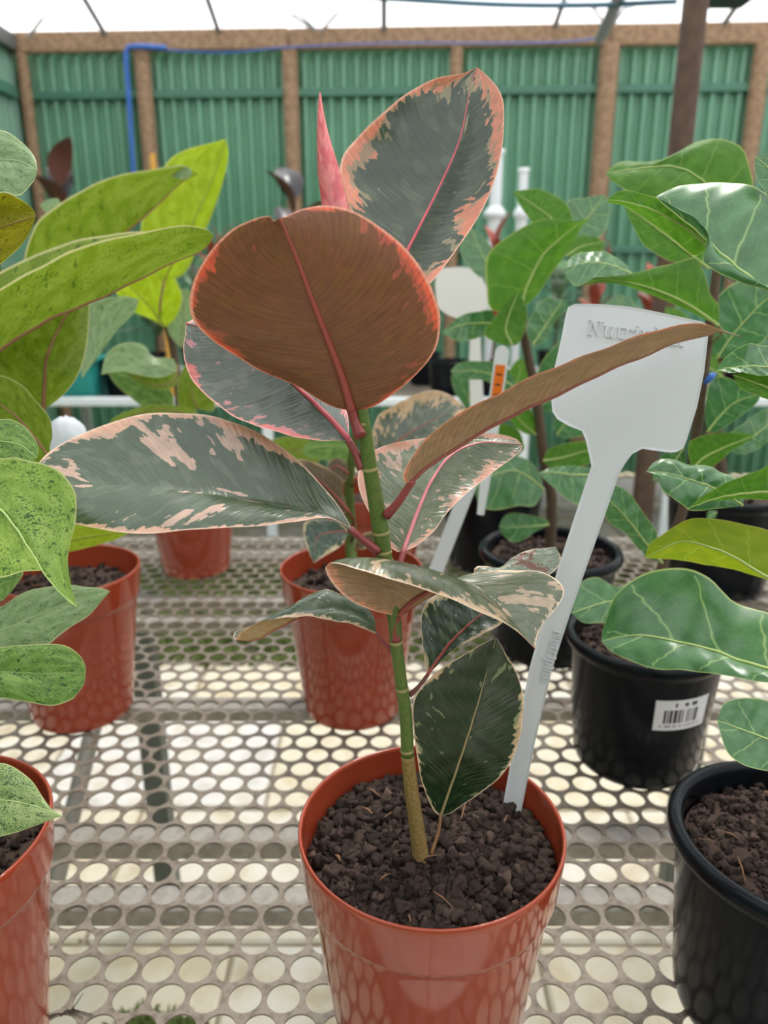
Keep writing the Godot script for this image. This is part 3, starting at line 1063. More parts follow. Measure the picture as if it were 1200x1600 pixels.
func build_figs() -> void:
	var H := {"n": 30, "m": 8, "ripple": 0.0009}
	var w := func(d: Dictionary) -> Dictionary:
		var r := H.duplicate()
		r.merge(d, true)
		return r
	# nearest: pot at the lower right corner
	var t := potted("potted_fiddle_leaf_fig", "fiddle-leaf fig in the black pot at the lower right corner", Vector3(0.288, BENCH, -0.441))
	black_pot(t, 0.0862, 0.155)
	soil(t, 0.0735, 0.137, 1100, 0.0042, 5)
	var k := t.get_child_count()
	stem(t, [Vector3(0.288, 0.885, -0.441), at(1290, 1180, 0.50), at(1290, 1000, 0.475), at(1280, 800, 0.45), at(1275, 620, 0.43), at(1270, 480, 0.42)], [0.006, 0.006, 0.0055, 0.005, 0.0045, 0.004], M.stem_brown)
	# big blue-green leaf at the upper right and its turned-over tip
	leaf(t, "fig", [1262, 475, 1225, 462, 1186, 445, 1128, 398, 1090, 362, 1050, 330, 1025, 308], [1270, 400, 1240, 340, 1200, 302, 1155, 288, 1110, 285, 1065, 290, 1038, 300], [1240, 480, 1200, 454, 1137, 434, 1105, 417, 1098, 402, 1105, 380, 1101, 358, 1078, 335, 1045, 318], [0.44, 0.45, 0.46, 0.47], 0.01, -0.004, w.call({"n": 40, "cup": 0.008, "rib": 0.0014, "sink": -0.3, "pet": [1272, 485, 0.43, 1277, 520, 0.425]}))
	leaf(t, "fig", [1104, 384, 1070, 355, 1020, 328, 975, 315, 948, 312], [1102, 358, 1078, 334, 1042, 316, 1002, 302, 970, 298], [1085, 400, 1050, 372, 1010, 342, 975, 322, 955, 318], [0.472, 0.475, 0.48, 0.48], -0.002, 0.006, w.call({"under": true, "rib": 0.0009}))
	leaf(t, "fig", [1262, 330, 1225, 290, 1200, 262, 1180, 245], [1240, 260, 1205, 240], [1230, 330, 1195, 300, 1180, 270], [0.46, 0.46], 0.0, 0.0, w.call({"n": 12}))
	leaf(t, "fig", [1262, 590, 1225, 578, 1180, 572, 1140, 575, 1120, 579], [1250, 545, 1200, 540, 1169, 538, 1142, 551, 1127, 566], [1240, 600, 1200, 588, 1160, 583, 1135, 582], [0.48, 0.48, 0.48], 0.006, -0.004, w.call({"n": 24}))
	leaf(t, "fig", [1265, 640, 1220, 615, 1180, 598, 1145, 586], [1240, 600, 1200, 586, 1165, 583], [1240, 640, 1200, 624, 1159, 608], [0.485, 0.485], 0.0, 0.0, w.call({"n": 16, "under": true}))
	leaf(t, "fig", [1160, 790, 1120, 765, 1085, 752, 1045, 740, 1010, 737], [1165, 760, 1147, 746, 1108, 729, 1083, 727, 1068, 722, 1044, 717, 1022, 722], [1120, 795, 1090, 798, 1072, 794, 1057, 783, 1035, 764, 1024, 744], [0.50, 0.50, 0.50], 0.008, -0.006, w.call({"cup": 0.006, "rib": 0.0009, "sink": -0.3}))
	leaf(t, "fig", [1270, 770, 1220, 768, 1170, 770, 1120, 778, 1074, 795], [1250, 705, 1200, 727, 1163, 744, 1123, 759, 1097, 777], [1240, 785, 1200, 781, 1163, 780, 1108, 783], [0.47, 0.475, 0.48, 0.485], -0.004, 0.004, w.call({"under": true, "rib": 0.0012, "pet": [1280, 780, 0.465, 1283, 800, 0.455]}))
	leaf(t, "fig_yell", [1260, 925, 1200, 902, 1145, 869, 1097, 851, 1059, 847, 1008, 872], [1250, 850, 1200, 828, 1163, 819, 1136, 814, 1108, 810, 1079, 810, 1059, 819, 1035, 836, 1015, 849], [1230, 915, 1200, 906, 1154, 892, 1108, 883, 1072, 877, 1035, 873], [0.50, 0.51, 0.52, 0.53], 0.0, 0.01, w.call({"under": true, "rib": 0.0013, "pet": [1275, 935, 0.48, 1287, 950, 0.47]}))
	leaf(t, "fig", [1280, 1070, 1240, 1056, 1200, 1045, 1155, 1032, 1114, 1016, 1060, 1003, 1008, 993, 970, 995, 940, 1002], [1280, 1000, 1245, 975, 1200, 958, 1150, 941, 1131, 926, 1108, 903, 1073, 889, 1031, 889, 993, 903, 962, 930, 947, 968, 941, 988], [1250, 1075, 1200, 1066, 1162, 1062, 1123, 1054, 1070, 1047, 1027, 1046, 989, 1034, 955, 1018], [0.50, 0.53, 0.56, 0.58], 0.02, -0.012, w.call({"n": 44, "m": 12, "cup": 0.004, "rib": 0.0015, "sink": -0.3, "pet": [1288, 1075, 0.495, 1292, 1080, 0.49]}))
	leaf(t, "fig", [1280, 1190, 1240, 1170, 1200, 1155, 1160, 1140, 1121, 1126], [1260, 1115, 1200, 1094, 1156, 1091, 1130, 1101], [1250, 1210, 1200, 1205, 1164, 1196, 1137, 1177, 1128, 1155], [0.48, 0.48, 0.485], 0.006, -0.006, w.call({"n": 26, "rib": 0.001, "sink": -0.3, "pet": [1290, 1200, 0.485, 1293, 1215, 0.495]}))
	settle(t, k)

	# middle: pot with the barcode
	t = potted("potted_fiddle_leaf_fig", "fiddle-leaf fig in the black pot with a white barcode sticker", Vector3(0.284, BENCH, -0.752))
	black_pot(t, 0.0862, 0.155)
	sticker(t, 0.0862 * 0.918, 0.0862 * 0.79, 0.117, 0.081, 0.155 - 0.018, 54.0, 99.0)
	soil(t, 0.0735, 0.135, 500, 0.0055, 5)
	k = t.get_child_count()
	stem(t, [Vector3(0.284, 0.88, -0.752), at(1030, 900, 0.83), at(1066, 800, 0.80), at(1085, 700, 0.77), at(1097, 600, 0.74), at(1112, 490, 0.71), at(1120, 420, 0.70)], [0.006, 0.0055, 0.005, 0.005, 0.005, 0.0045, 0.004], M.stem_brown)
	var tb := Buf.new()
	var tc := at(1107, 592, 0.736)
	tb.tube([tc - Vector3(0.004, 0.003, 0), tc + Vector3(0.001, 0.002, 0.003), tc + Vector3(0.004, 0.004, 0)], [0.0035, 0.004, 0.003], 8)
	put(tb, "blue_tie", M.blue, t)
	leaf(t, "fig", [1140, 345, 1105, 290, 1060, 262, 1010, 262, 975, 266, 947, 270], [1172, 320, 1176, 282, 1166, 241, 1149, 225, 1125, 218, 1090, 220, 1060, 237, 1025, 252, 970, 252], [1110, 330, 1050, 318, 985, 299, 955, 282], [0.66, 0.65, 0.64, 0.64], 0.01, -0.006, w.call({"under": true, "cup": -0.006, "pet": [1150, 390, 0.68, 1122, 430, 0.70]}))
	leaf(t, "fig", [1108, 420, 1075, 395, 1040, 368, 1005, 342, 975, 322], [1110, 390, 1098, 350, 1050, 325, 1010, 318], [1090, 412, 1065, 410, 1042, 406, 1010, 386, 990, 356], [0.66, 0.65, 0.64], 0.0, 0.0, w.call({"under": true, "n": 20}))
	leaf(t, "fig", [1122, 508, 1090, 485, 1050, 463, 1000, 445, 945, 436, 898, 446], [1124, 479, 1110, 460, 1100, 425, 1090, 402, 1065, 407, 1040, 414, 985, 428, 930, 433], [1092, 494, 1065, 481, 1033, 467, 1002, 455, 960, 442], [0.66, 0.64, 0.62, 0.61], 0.0, 0.008, w.call({"under": true, "cup": -0.006, "pet": [1128, 520, 0.68, 1112, 535, 0.72]}))
	leaf(t, "fig", [988, 428, 955, 414, 920, 410, 879, 420], [975, 411, 952, 396, 921, 393, 894, 400], [970, 430, 930, 434, 898, 447], [0.62, 0.615, 0.61], 0.006, -0.004, w.call({"n": 18, "rib": 0.0007}))
	leaf(t, "fig", [1120, 560, 1140, 530, 1165, 500, 1195, 470, 1230, 450], [1100, 530, 1108, 490, 1130, 455, 1170, 435], [1150, 555, 1190, 535, 1215, 500], [0.75, 0.74, 0.73], 0.0, 0.0, w.call({"n": 18}))
	leaf(t, "fig", [1105, 675, 1125, 650, 1150, 628, 1190, 615], [1102, 640, 1108, 600, 1127, 588, 1155, 598], [1122, 674, 1150, 655, 1180, 632], [0.74, 0.73, 0.72], 0.0, 0.0, w.call({"n": 20, "sink": -0.3}))
	leaf(t, "fig", [1082, 732, 1100, 715, 1130, 700, 1180, 680], [1076, 712, 1078, 690, 1110, 678, 1150, 676], [1112, 730, 1145, 703, 1168, 690], [0.74, 0.73, 0.72], 0.0, 0.0, w.call({"n": 18, "under": true}))
	leaf(t, "fig", [1068, 700, 1055, 720, 1040, 740, 1020, 750], [1058, 695, 1035, 712, 1022, 735], [1070, 725, 1055, 748, 1038, 756], [0.78, 0.78], 0.0, 0.0, w.call({"n": 12}))
	leaf(t, "fig", [1045, 935, 1000, 940, 950, 940, 893, 958], [1000, 905, 966, 917, 932, 902, 905, 914], [1010, 965, 970, 970, 939, 973, 912, 973], [0.72, 0.70, 0.68], 0.004, -0.006, w.call({"n": 24}))
	leaf(t, "fig", [1035, 880, 1010, 850, 975, 805, 940, 770], [1027, 845, 1027, 830, 1008, 806, 985, 772, 955, 756], [1008, 868, 978, 834, 951, 815, 940, 790], [0.74, 0.72, 0.70], 0.0, 0.0, w.call({"n": 22, "sink": -0.3}))
	leaf(t, "fig", [1135, 700, 1165, 690, 1205, 660, 1230, 640], [1120, 690, 1150, 670, 1195, 640], [1160, 710, 1200, 690], [0.8, 0.8], 0.0, 0.0, w.call({"n": 14}))
	settle(t, k)

	# third: broad black pot behind the label stake
	t = potted("potted_fiddle_leaf_fig", "fiddle-leaf fig in the wide black pot behind the tall white label", Vector3(0.235, BENCH, -1.02))
	black_pot(t, 0.1, 0.155)
	soil(t, 0.085, 0.137, 400, 0.006, 5)
	k = t.get_child_count()
	stem(t, [Vector3(0.235, 0.885, -1.02), at(862, 780, 1.06), at(850, 720, 1.04), at(838, 620, 1.0), at(820, 530, 0.97), at(815, 470, 0.96)], [0.008, 0.0075, 0.007, 0.006, 0.0055, 0.005], M.stem_brown)
	leaf(t, "fig", [816, 482, 820, 455, 845, 403, 867, 380, 900, 353, 927, 340], [790, 487, 765, 482, 761, 452, 759, 420, 762, 397, 780, 379, 810, 359, 835, 346, 860, 341, 897, 346], [838, 462, 862, 428, 882, 400, 900, 370, 912, 350], [0.92, 0.91, 0.90, 0.89], -0.004, 0.012, w.call({"under": true, "cup": -0.008, "rib": 0.0016}))
	leaf(t, "fig", [880, 362, 860, 340, 830, 318, 802, 299], [895, 345, 886, 320, 860, 302, 835, 295], [860, 360, 835, 350, 815, 325], [0.98, 0.97], 0.0, 0.0, w.call({"under": true, "n": 18}))
	leaf(t, "fig", [890, 375, 910, 350, 930, 325, 945, 304], [882, 345, 887, 315, 915, 309], [912, 368, 937, 371, 950, 347, 953, 322], [1.0, 1.0], 0.0, 0.0, w.call({"n": 16}))
	leaf(t, "fig", [885, 400, 910, 385, 945, 378], [890, 375, 920, 368], [905, 402, 938, 394], [1.0, 1.0], 0.0, 0.0, w.call({"n": 12, "under": true}))
	leaf(t, "fig", [800, 540, 790, 515, 798, 485, 811, 454], [775, 535, 757, 523, 770, 500, 795, 467], [810, 537, 820, 515, 823, 485], [0.90, 0.89], 0.0, 0.008, w.call({"n": 20, "under": true}))
	leaf(t, "fig", [832, 540, 848, 515, 865, 490, 880, 468], [822, 515, 838, 480, 855, 465], [850, 535, 866, 505, 886, 480], [0.93, 0.93], 0.0, 0.006, w.call({"n": 18}))
	leaf(t, "fig", [775, 505, 745, 505, 720, 508, 690, 520], [768, 485, 745, 487, 722, 492, 705, 505], [760, 522, 740, 530, 715, 533], [0.96, 0.95], 0.0, 0.0, w.call({"n": 16}))
	leaf(t, "fig", [770, 440, 760, 410, 745, 380, 735, 355], [745, 430, 722, 400, 722, 370], [778, 420, 768, 388, 752, 365], [1.05, 1.05], 0.0, 0.0, w.call({"n": 14}))
	leaf(t, "fig", [810, 610, 780, 590, 745, 580, 704, 580], [790, 572, 750, 564, 717, 567], [780, 605, 755, 594, 717, 593], [0.96, 0.95], 0.0, 0.0, w.call({"n": 16, "sink": -0.3}))
	leaf(t, "fig", [840, 640, 870, 610, 890, 570, 900, 530], [835, 600, 850, 560, 880, 530], [870, 640, 900, 600, 910, 560], [1.02, 1.0], 0.0, 0.0, w.call({"n": 16}))
	leaf(t, "fig", [838, 680, 815, 660, 800, 640, 790, 610], [815, 675, 792, 650, 785, 625], [838, 660, 822, 630, 805, 610], [1.02, 1.0], 0.0, 0.0, w.call({"n": 14, "under": true}))
	leaf(t, "fig", [848, 720, 880, 715, 915, 705, 960, 700], [860, 700, 900, 690, 935, 690], [870, 735, 910, 728, 945, 712], [1.0, 0.99], 0.0, 0.0, w.call({"n": 16, "under": true}))
	leaf(t, "fig", [870, 680, 885, 660, 910, 650, 945, 652], [865, 660, 885, 642, 915, 638], [885, 685, 915, 680, 935, 668], [1.03, 1.02], 0.0, 0.0, w.call({"n": 14}))
	leaf(t, "fig", [925, 742, 895, 742, 865, 738, 841, 739], [925, 732, 895, 728, 865, 730], [925, 775, 900, 788, 870, 766, 852, 750], [0.88, 0.86], 0.004, -0.004, w.call({"n": 20, "sink": -0.3}))
	leaf(t, "fig", [850, 765, 825, 745, 800, 735, 765, 745, 742, 765], [840, 735, 817, 715, 785, 712, 755, 735], [835, 790, 810, 790, 775, 797, 750, 790], [1.0, 0.98, 0.97], 0.004, -0.004, w.call({"n": 20, "sink": -0.3}))
	leaf(t, "fig", [858, 820, 835, 822, 805, 824, 780, 824], [855, 812, 828, 805, 797, 802, 784, 812], [835, 832, 815, 845, 800, 847, 786, 836], [1.0, 0.99], 0.0, 0.0, w.call({"n": 14}))
	leaf(t, "fig", [820, 700, 795, 690, 770, 680, 745, 690], [810, 672, 780, 662, 758, 670], [805, 715, 780, 712, 758, 708], [1.05, 1.05], 0.0, 0.0, w.call({"n": 14, "under": true}))
	settle(t, k)

	# fourth: black pot on the right, far side of the bench
	t = potted("potted_fiddle_leaf_fig", "fiddle-leaf fig in the black pot at the right back of the bench", Vector3(0.58, BENCH, -1.25))
	black_pot(t, 0.1, 0.175)
	soil(t, 0.085, 0.157, 100, 0.007, 0)
	k = t.get_child_count()
	stem(t, [Vector3(0.58, 0.90, -1.25), at(1120, 640, 1.26), at(1135, 520, 1.2), at(1140, 450, 1.18)], [0.009, 0.008, 0.007, 0.006], M.stem_brown)
	leaf(t, "fig", [1140, 520, 1165, 500, 1185, 470, 1200, 430], [1130, 490, 1140, 455, 1170, 430], [1175, 515, 1205, 490, 1215, 450], [1.15, 1.15], 0.0, 0.0, w.call({"n": 16}))
	leaf(t, "fig", [1010, 560, 985, 530, 970, 495, 965, 460], [975, 550, 950, 520, 945, 480], [1005, 520, 1000, 490, 985, 465], [1.2, 1.2], 0.0, 0.0, w.call({"n": 14}))
	leaf(t, "fig", [1130, 590, 1090, 560, 1060, 520, 1040, 480], [1095, 590, 1050, 555, 1035, 515], [1120, 560, 1095, 520, 1065, 485], [1.18, 1.18], 0.0, 0.0, w.call({"n": 14, "under": true}))
	leaf(t, "fig", [1150, 560, 1180, 545, 1210, 545], [1160, 530, 1190, 525], [1165, 580, 1195, 575], [1.18, 1.18], 0.0, 0.0, w.call({"n": 12}))
	leaf(t, "fig", [1120, 800, 1112, 805, 1105, 812], [1112, 797, 1105, 802], [1118, 808, 1110, 814], [1.1, 1.1], 0.0, 0.0, w.call({"n": 10}))
	settle(t, k)
	# fifth: pot half hidden beyond the third
	t = potted("potted_fiddle_leaf_fig", "small fiddle-leaf fig in the black pot beyond the wide one", Vector3(0.20, BENCH, -1.36))
	black_pot(t, 0.1, 0.175)
	soil(t, 0.085, 0.157, 100, 0.007, 0)
	k = t.get_child_count()
	stem(t, [Vector3(0.20, 0.90, -1.36), at(775, 640, 1.36), at(770, 560, 1.33)], [0.008, 0.007, 0.006], M.stem_brown)
	leaf(t, "fig", [775, 660, 745, 640, 725, 610, 715, 575], [745, 655, 715, 620, 705, 590], [765, 640, 745, 610, 728, 580], [1.35, 1.34], 0.0, 0.0, w.call({"n": 14}))
	leaf(t, "fig", [775, 650, 795, 620, 810, 590, 815, 560], [775, 625, 790, 590, 805, 565], [800, 645, 822, 610, 828, 580], [1.35, 1.34], 0.0, 0.0, w.call({"n": 14, "under": true}))
	settle(t, k)

# ---------- pale speckled rubber plants on the left ----------
func potted(called: String, label: String, pos: Vector3, group := "") -> Node3D:
	return thing(called, label, "plant", pos, group)

# leaf controls are places in the world: keep the plant's node at the pot and shift its parts back
func settle(t: Node3D, pot_parts: int) -> void:
	var k := 0
	for c in t.get_children():
		if k >= pot_parts:
			c.position -= t.position
		k += 1

func build_left_plants() -> void:
	# nearest, pot at the lower left edge
	var t := potted("potted_rubber_plant", "speckled lime rubber plant in the red pot at the lower left corner", Vector3(-0.300, BENCH, -0.400))
	red_pot(t)
	soil(t, 0.079, 0.160, 700, 0.005, 6)
	var k := t.get_child_count()
	stem(t, [Vector3(-0.300, 0.90, -0.400), Vector3(-0.305, 1.05, -0.405), Vector3(-0.31, 1.2, -0.42), Vector3(-0.315, 1.40, -0.43), Vector3(-0.315, 1.50, -0.43)], [0.006, 0.005, 0.0045, 0.004, 0.003], M.stem_green)
	var H := {"n": 30, "m": 8, "rib": 0.0009}
	var w := func(d: Dictionary) -> Dictionary:
		var r := H.duplicate()
		r.merge(d, true)
		return r
	leaf(t, "sp_pale", [-150, 300, -80, 262, -10, 250, 30, 252, 58, 266], [-110, 245, -60, 205, 0, 203, 27, 217, 48, 236, 57, 253], [-110, 335, -50, 320, 0, 301, 28, 306, 42, 297, 54, 281], [0.44, 0.43, 0.42], 0.006, -0.008, w.call({"cup": 0.006, "pet": [-200, 330, 0.44, -270, 380, 0.44]}))
	leaf(t, "sp_olive", [-150, 430, -90, 395, -30, 365, 20, 350, 56, 338], [-120, 345, -60, 305, 0, 298, 18, 304, 39, 316, 54, 330], [-110, 470, -50, 440, 0, 414, 18, 399, 42, 371, 54, 346], [0.45, 0.44, 0.43], 0.008, -0.004, w.call({"under": true, "cup": 0.006, "pet": [-200, 450, 0.44, -275, 500, 0.43]}))
	leaf(t, "sp_top", [-120, 760, -60, 760, 0, 797, 25, 827, 50, 865, 75, 905, 100, 932, 120, 948], [-90, 715, -40, 705, 0, 716, 20, 714, 40, 719, 70, 725, 95, 736, 110, 755, 119, 775, 117, 812, 110, 850, 106, 880, 110, 910], [-100, 860, -50, 900, 0, 903, 30, 894, 52, 892, 70, 893, 85, 912, 104, 938], [0.40, 0.385, 0.374, 0.366], 0.002, 0.024, w.call({"n": 40, "m": 10, "cup": -0.003, "cupr": -0.004, "pet": [-180, 770, 0.41, -240, 820, 0.405], "sink": 0.6}))
	leaf(t, "sp_dark", [-110, 730, -60, 700, -10, 690, 30, 695, 58, 716], [-80, 670, -30, 657, 0, 656, 17, 655, 37, 665, 52, 682, 60, 700], [-80, 760, -30, 750, 10, 738, 40, 728], [0.44, 0.435, 0.43], 0.006, -0.006, w.call({"pet": [-180, 770, 0.43, -260, 800, 0.42]}))
	leaf(t, "sp_dark", [-120, 1060, -60, 1050, 0, 1050, 60, 1052, 134, 1052], [-90, 1010, -40, 1005, 0, 1011, 62, 1006, 100, 1008, 122, 1021, 133, 1038], [-90, 1085, -40, 1090, 0, 1091, 37, 1096, 82, 1103, 112, 1093, 120, 1084, 131, 1070], [0.50, 0.49, 0.48], 0.008, -0.010, w.call({"n": 36, "cup": 0.006, "pet": [-180, 1080, 0.49, -250, 1120, 0.47]}))
	leaf(t, "sp_fleck", [-120, 1270, -60, 1255, 0, 1250, 50, 1258, 98, 1275], [-80, 1215, -40, 1195, 0, 1192, 15, 1195, 37, 1209, 55, 1227, 70, 1250, 82, 1265], [-80, 1320, -30, 1312, 0, 1307, 25, 1301, 50, 1292, 82, 1280], [0.46, 0.45, 0.44], 0.006, -0.006, w.call({"n": 36, "cup": 0.004, "pet": [-180, 1300, 0.46, -240, 1340, 0.46]}))
	settle(t, k)

	# second, pot standing behind it
	t = potted("potted_rubber_plant", "pale green rubber plant in the red pot at the left middle, behind the corner pot", Vector3(-0.379, BENCH, -0.851))
	red_pot(t)
	soil(t, 0.079, 0.160, 300, 0.006, 4)
	k = t.get_child_count()
	stem(t, [Vector3(-0.379, 0.90, -0.851), Vector3(-0.385, 1.05, -0.84), Vector3(-0.39, 1.2, -0.82), Vector3(-0.39, 1.38, -0.80)], [0.007, 0.006, 0.005, 0.004], M.stem_green)
	leaf(t, "sp_long", [-80, 600, -40, 575, 0, 548, 45, 519, 90, 494, 150, 470, 210, 441, 270, 411, 318, 391, 334, 368], [-50, 490, 0, 452, 60, 416, 120, 389, 180, 371, 240, 359, 285, 352, 315, 356, 330, 362], [-60, 480, 0, 424, 60, 396, 120, 376, 180, 364, 225, 361, 270, 362, 310, 370], [0.62, 0.60, 0.58, 0.57], -0.02, 0.05, w.call({"n": 44, "under": true, "cup": 0.008, "rib": 0.0016, "pet": [-110, 640, 0.66, -60, 700, 0.72]}))
	leaf(t, "sp_long", [68, 640, 70, 600, 73, 560, 90, 518, 106, 488, 125, 455, 150, 430], [30, 625, 0, 600, -15, 560, 0, 520, 40, 470, 90, 435], [96, 620, 120, 590, 135, 545, 139, 500, 140, 470, 146, 445], [0.66, 0.65, 0.66, 0.67], 0.004, 0.01, w.call({"under": true, "cup": -0.006, "rib": 0.0018, "pet": [66, 670, 0.68, 60, 760, 0.74]}))
	leaf(t, "sp_long", [85, 725, 60, 690, 25, 650, -20, 620, -60, 600], [78, 700, 82, 680, 76, 650, 58, 628, 30, 599, 0, 586, -30, 585], [60, 735, 20, 730, -20, 700, -60, 650], [0.60, 0.60, 0.60], -0.004, 0.01, w.call({"under": true, "rib": 0.0012}))
	leaf(t, "sp_pale", [-60, 1000, 0, 985, 50, 965, 110, 940, 172, 924], [-30, 960, 0, 948, 32, 929, 62, 919, 100, 914, 135, 917, 160, 919], [-30, 1020, 0, 1013, 40, 1013, 75, 1007, 107, 982, 140, 960, 162, 935], [0.57, 0.56, 0.55], 0.012, -0.012, w.call({"cup": 0.006, "pet": [-100, 1010, 0.6, -60, 980, 0.7]}))
	leaf(t, "sp_dark", [-50, 905, -20, 920, 5, 938], [-40, 890, 0, 893, 36, 890, 25, 915], [-50, 930, -20, 945], [0.58, 0.57], 0.0, 0.0, w.call({"n": 16}))
	leaf(t, "sp_yell", [80, 850, 120, 842, 160, 836, 202, 832], [90, 825, 130, 819, 175, 824], [90, 862, 120, 860, 150, 852, 178, 844], [0.66, 0.66, 0.65], 0.004, -0.004, w.call({"n": 18, "under": true, "pet": [50, 860, 0.68, 20, 900, 0.75]}))
	settle(t, k)

	# third, farther back: yellow-green crown
	t = potted("potted_rubber_plant", "yellow-green rubber plant in the small-looking red pot far back on the left", Vector3(-0.3475, BENCH, -1.33))
	red_pot(t)
	soil(t, 0.079, 0.160, 100, 0.007, 0)
	k = t.get_child_count()
	stem(t, [Vector3(-0.3475, 0.90, -1.33), at(283, 700, 1.36), at(278, 600, 1.30), at(262, 510, 1.26), at(230, 440, 1.22), at(205, 400, 1.2)], [0.009, 0.008, 0.007, 0.006, 0.006, 0.005], M.stem_brown)
	leaf(t, "sp_long", [60, 470, 110, 440, 160, 395, 205, 356, 246, 320, 270, 297, 290, 280, 309, 272], [40, 430, 39, 398, 57, 350, 90, 320, 132, 296, 180, 275, 222, 267, 255, 263, 288, 259, 300, 266], [100, 400, 150, 360, 200, 320, 240, 295, 275, 275], [0.98, 0.96, 0.95, 0.94], -0.03, 0.06, w.call({"n": 40, "under": true, "cup": 0.008, "rib": 0.0022, "pet": [40, 500, 1.0, 150, 520, 1.15]}))
	leaf(t, "sp_pale", [300, 270, 275, 266, 245, 262], [298, 264, 285, 258, 262, 260], [295, 277, 280, 280, 262, 272], [0.93, 0.94], 0.0, 0.0, w.call({"n": 12, "rib": 0.0}))
	leaf(t, "sp_yell", [255, 440, 285, 380, 310, 330, 330, 285, 345, 245, 353, 217], [222, 400, 222, 345, 240, 290, 261, 254, 285, 236, 324, 225, 340, 221], [290, 425, 318, 365, 328, 344, 339, 314, 351, 275, 357, 242], [1.18, 1.16, 1.15, 1.14], 0.01, 0.01, w.call({"n": 30, "cup": -0.01, "rib": 0.0018, "pet": [250, 480, 1.2, 255, 505, 1.25]}))
	leaf(t, "sp_yell", [258, 512, 235, 480, 205, 450, 180, 428], [235, 498, 205, 485, 182, 458, 172, 435], [275, 495, 284, 465, 270, 430, 240, 412, 205, 412], [1.22, 1.2, 1.18], 0.01, -0.01, w.call({"under": true, "rib": 0.002}))
	leaf(t, "sp_under", [283, 545, 285, 510, 288, 475, 292, 450], [264, 520, 262, 490, 272, 460], [300, 530, 306, 500, 304, 465], [1.25, 1.22], 0.0, 0.0, w.call({"n": 14}))
	leaf(t, "sp_pale", [128, 590, 150, 550, 170, 515, 195, 485, 217, 467], [125, 550, 130, 500, 140, 474, 168, 466, 195, 463], [150, 562, 180, 520, 210, 487], [0.92, 0.92, 0.91], 0.004, -0.01, w.call({"cup": -0.006}))
	leaf(t, "sp_pale", [276, 580, 245, 570, 210, 570, 185, 575, 158, 585], [270, 560, 240, 558, 225, 540, 195, 535, 168, 552], [250, 590, 215, 585, 190, 580], [1.1, 1.08, 1.06], 0.01, -0.004, w.call({"n": 18}))
	leaf(t, "sp_under", [278, 570, 272, 595, 240, 602, 205, 585, 190, 574], [278, 580, 276, 600, 255, 610, 220, 600], [265, 564, 235, 562, 205, 572], [1.12, 1.1, 1.09], 0.0, 0.004, w.call({"n": 18, "under": true}))
	leaf(t, "sp_dark", [272, 640, 240, 620, 205, 595, 165, 575], [268, 612, 240, 592, 200, 575], [250, 655, 215, 630, 180, 600], [1.16, 1.15, 1.14], 0.0, 0.0, w.call({"n": 16}))
	leaf(t, "sp_under", [330, 668, 285, 645, 240, 640, 200, 652, 165, 670], [300, 640, 250, 632, 205, 640, 175, 655], [300, 690, 250, 690, 200, 690], [1.0, 0.99, 0.98], 0.0, 0.0, w.call({"n": 18, "under": true}))
	leaf(t, "sp_under", [310, 640, 300, 615, 305, 580, 320, 560], [282, 640, 278, 600, 290, 570], [335, 640, 335, 600, 330, 570], [1.2, 1.2], 0.0, 0.0, w.call({"n": 14, "under": true}))
	leaf(t, "sp_under", [510, 712, 470, 705, 430, 700, 400, 705], [490, 690, 450, 682, 420, 690], [490, 725, 450, 722, 420, 718], [1.25, 1.24], 0.0, 0.0, w.call({"n": 14, "under": true}))
	leaf(t, "sp_pale", [95, 318, 78, 322, 62, 320], [90, 310, 75, 312], [92, 332, 72, 332], [1.0, 1.0], 0.0, 0.0, w.call({"n": 10}))
	settle(t, k)

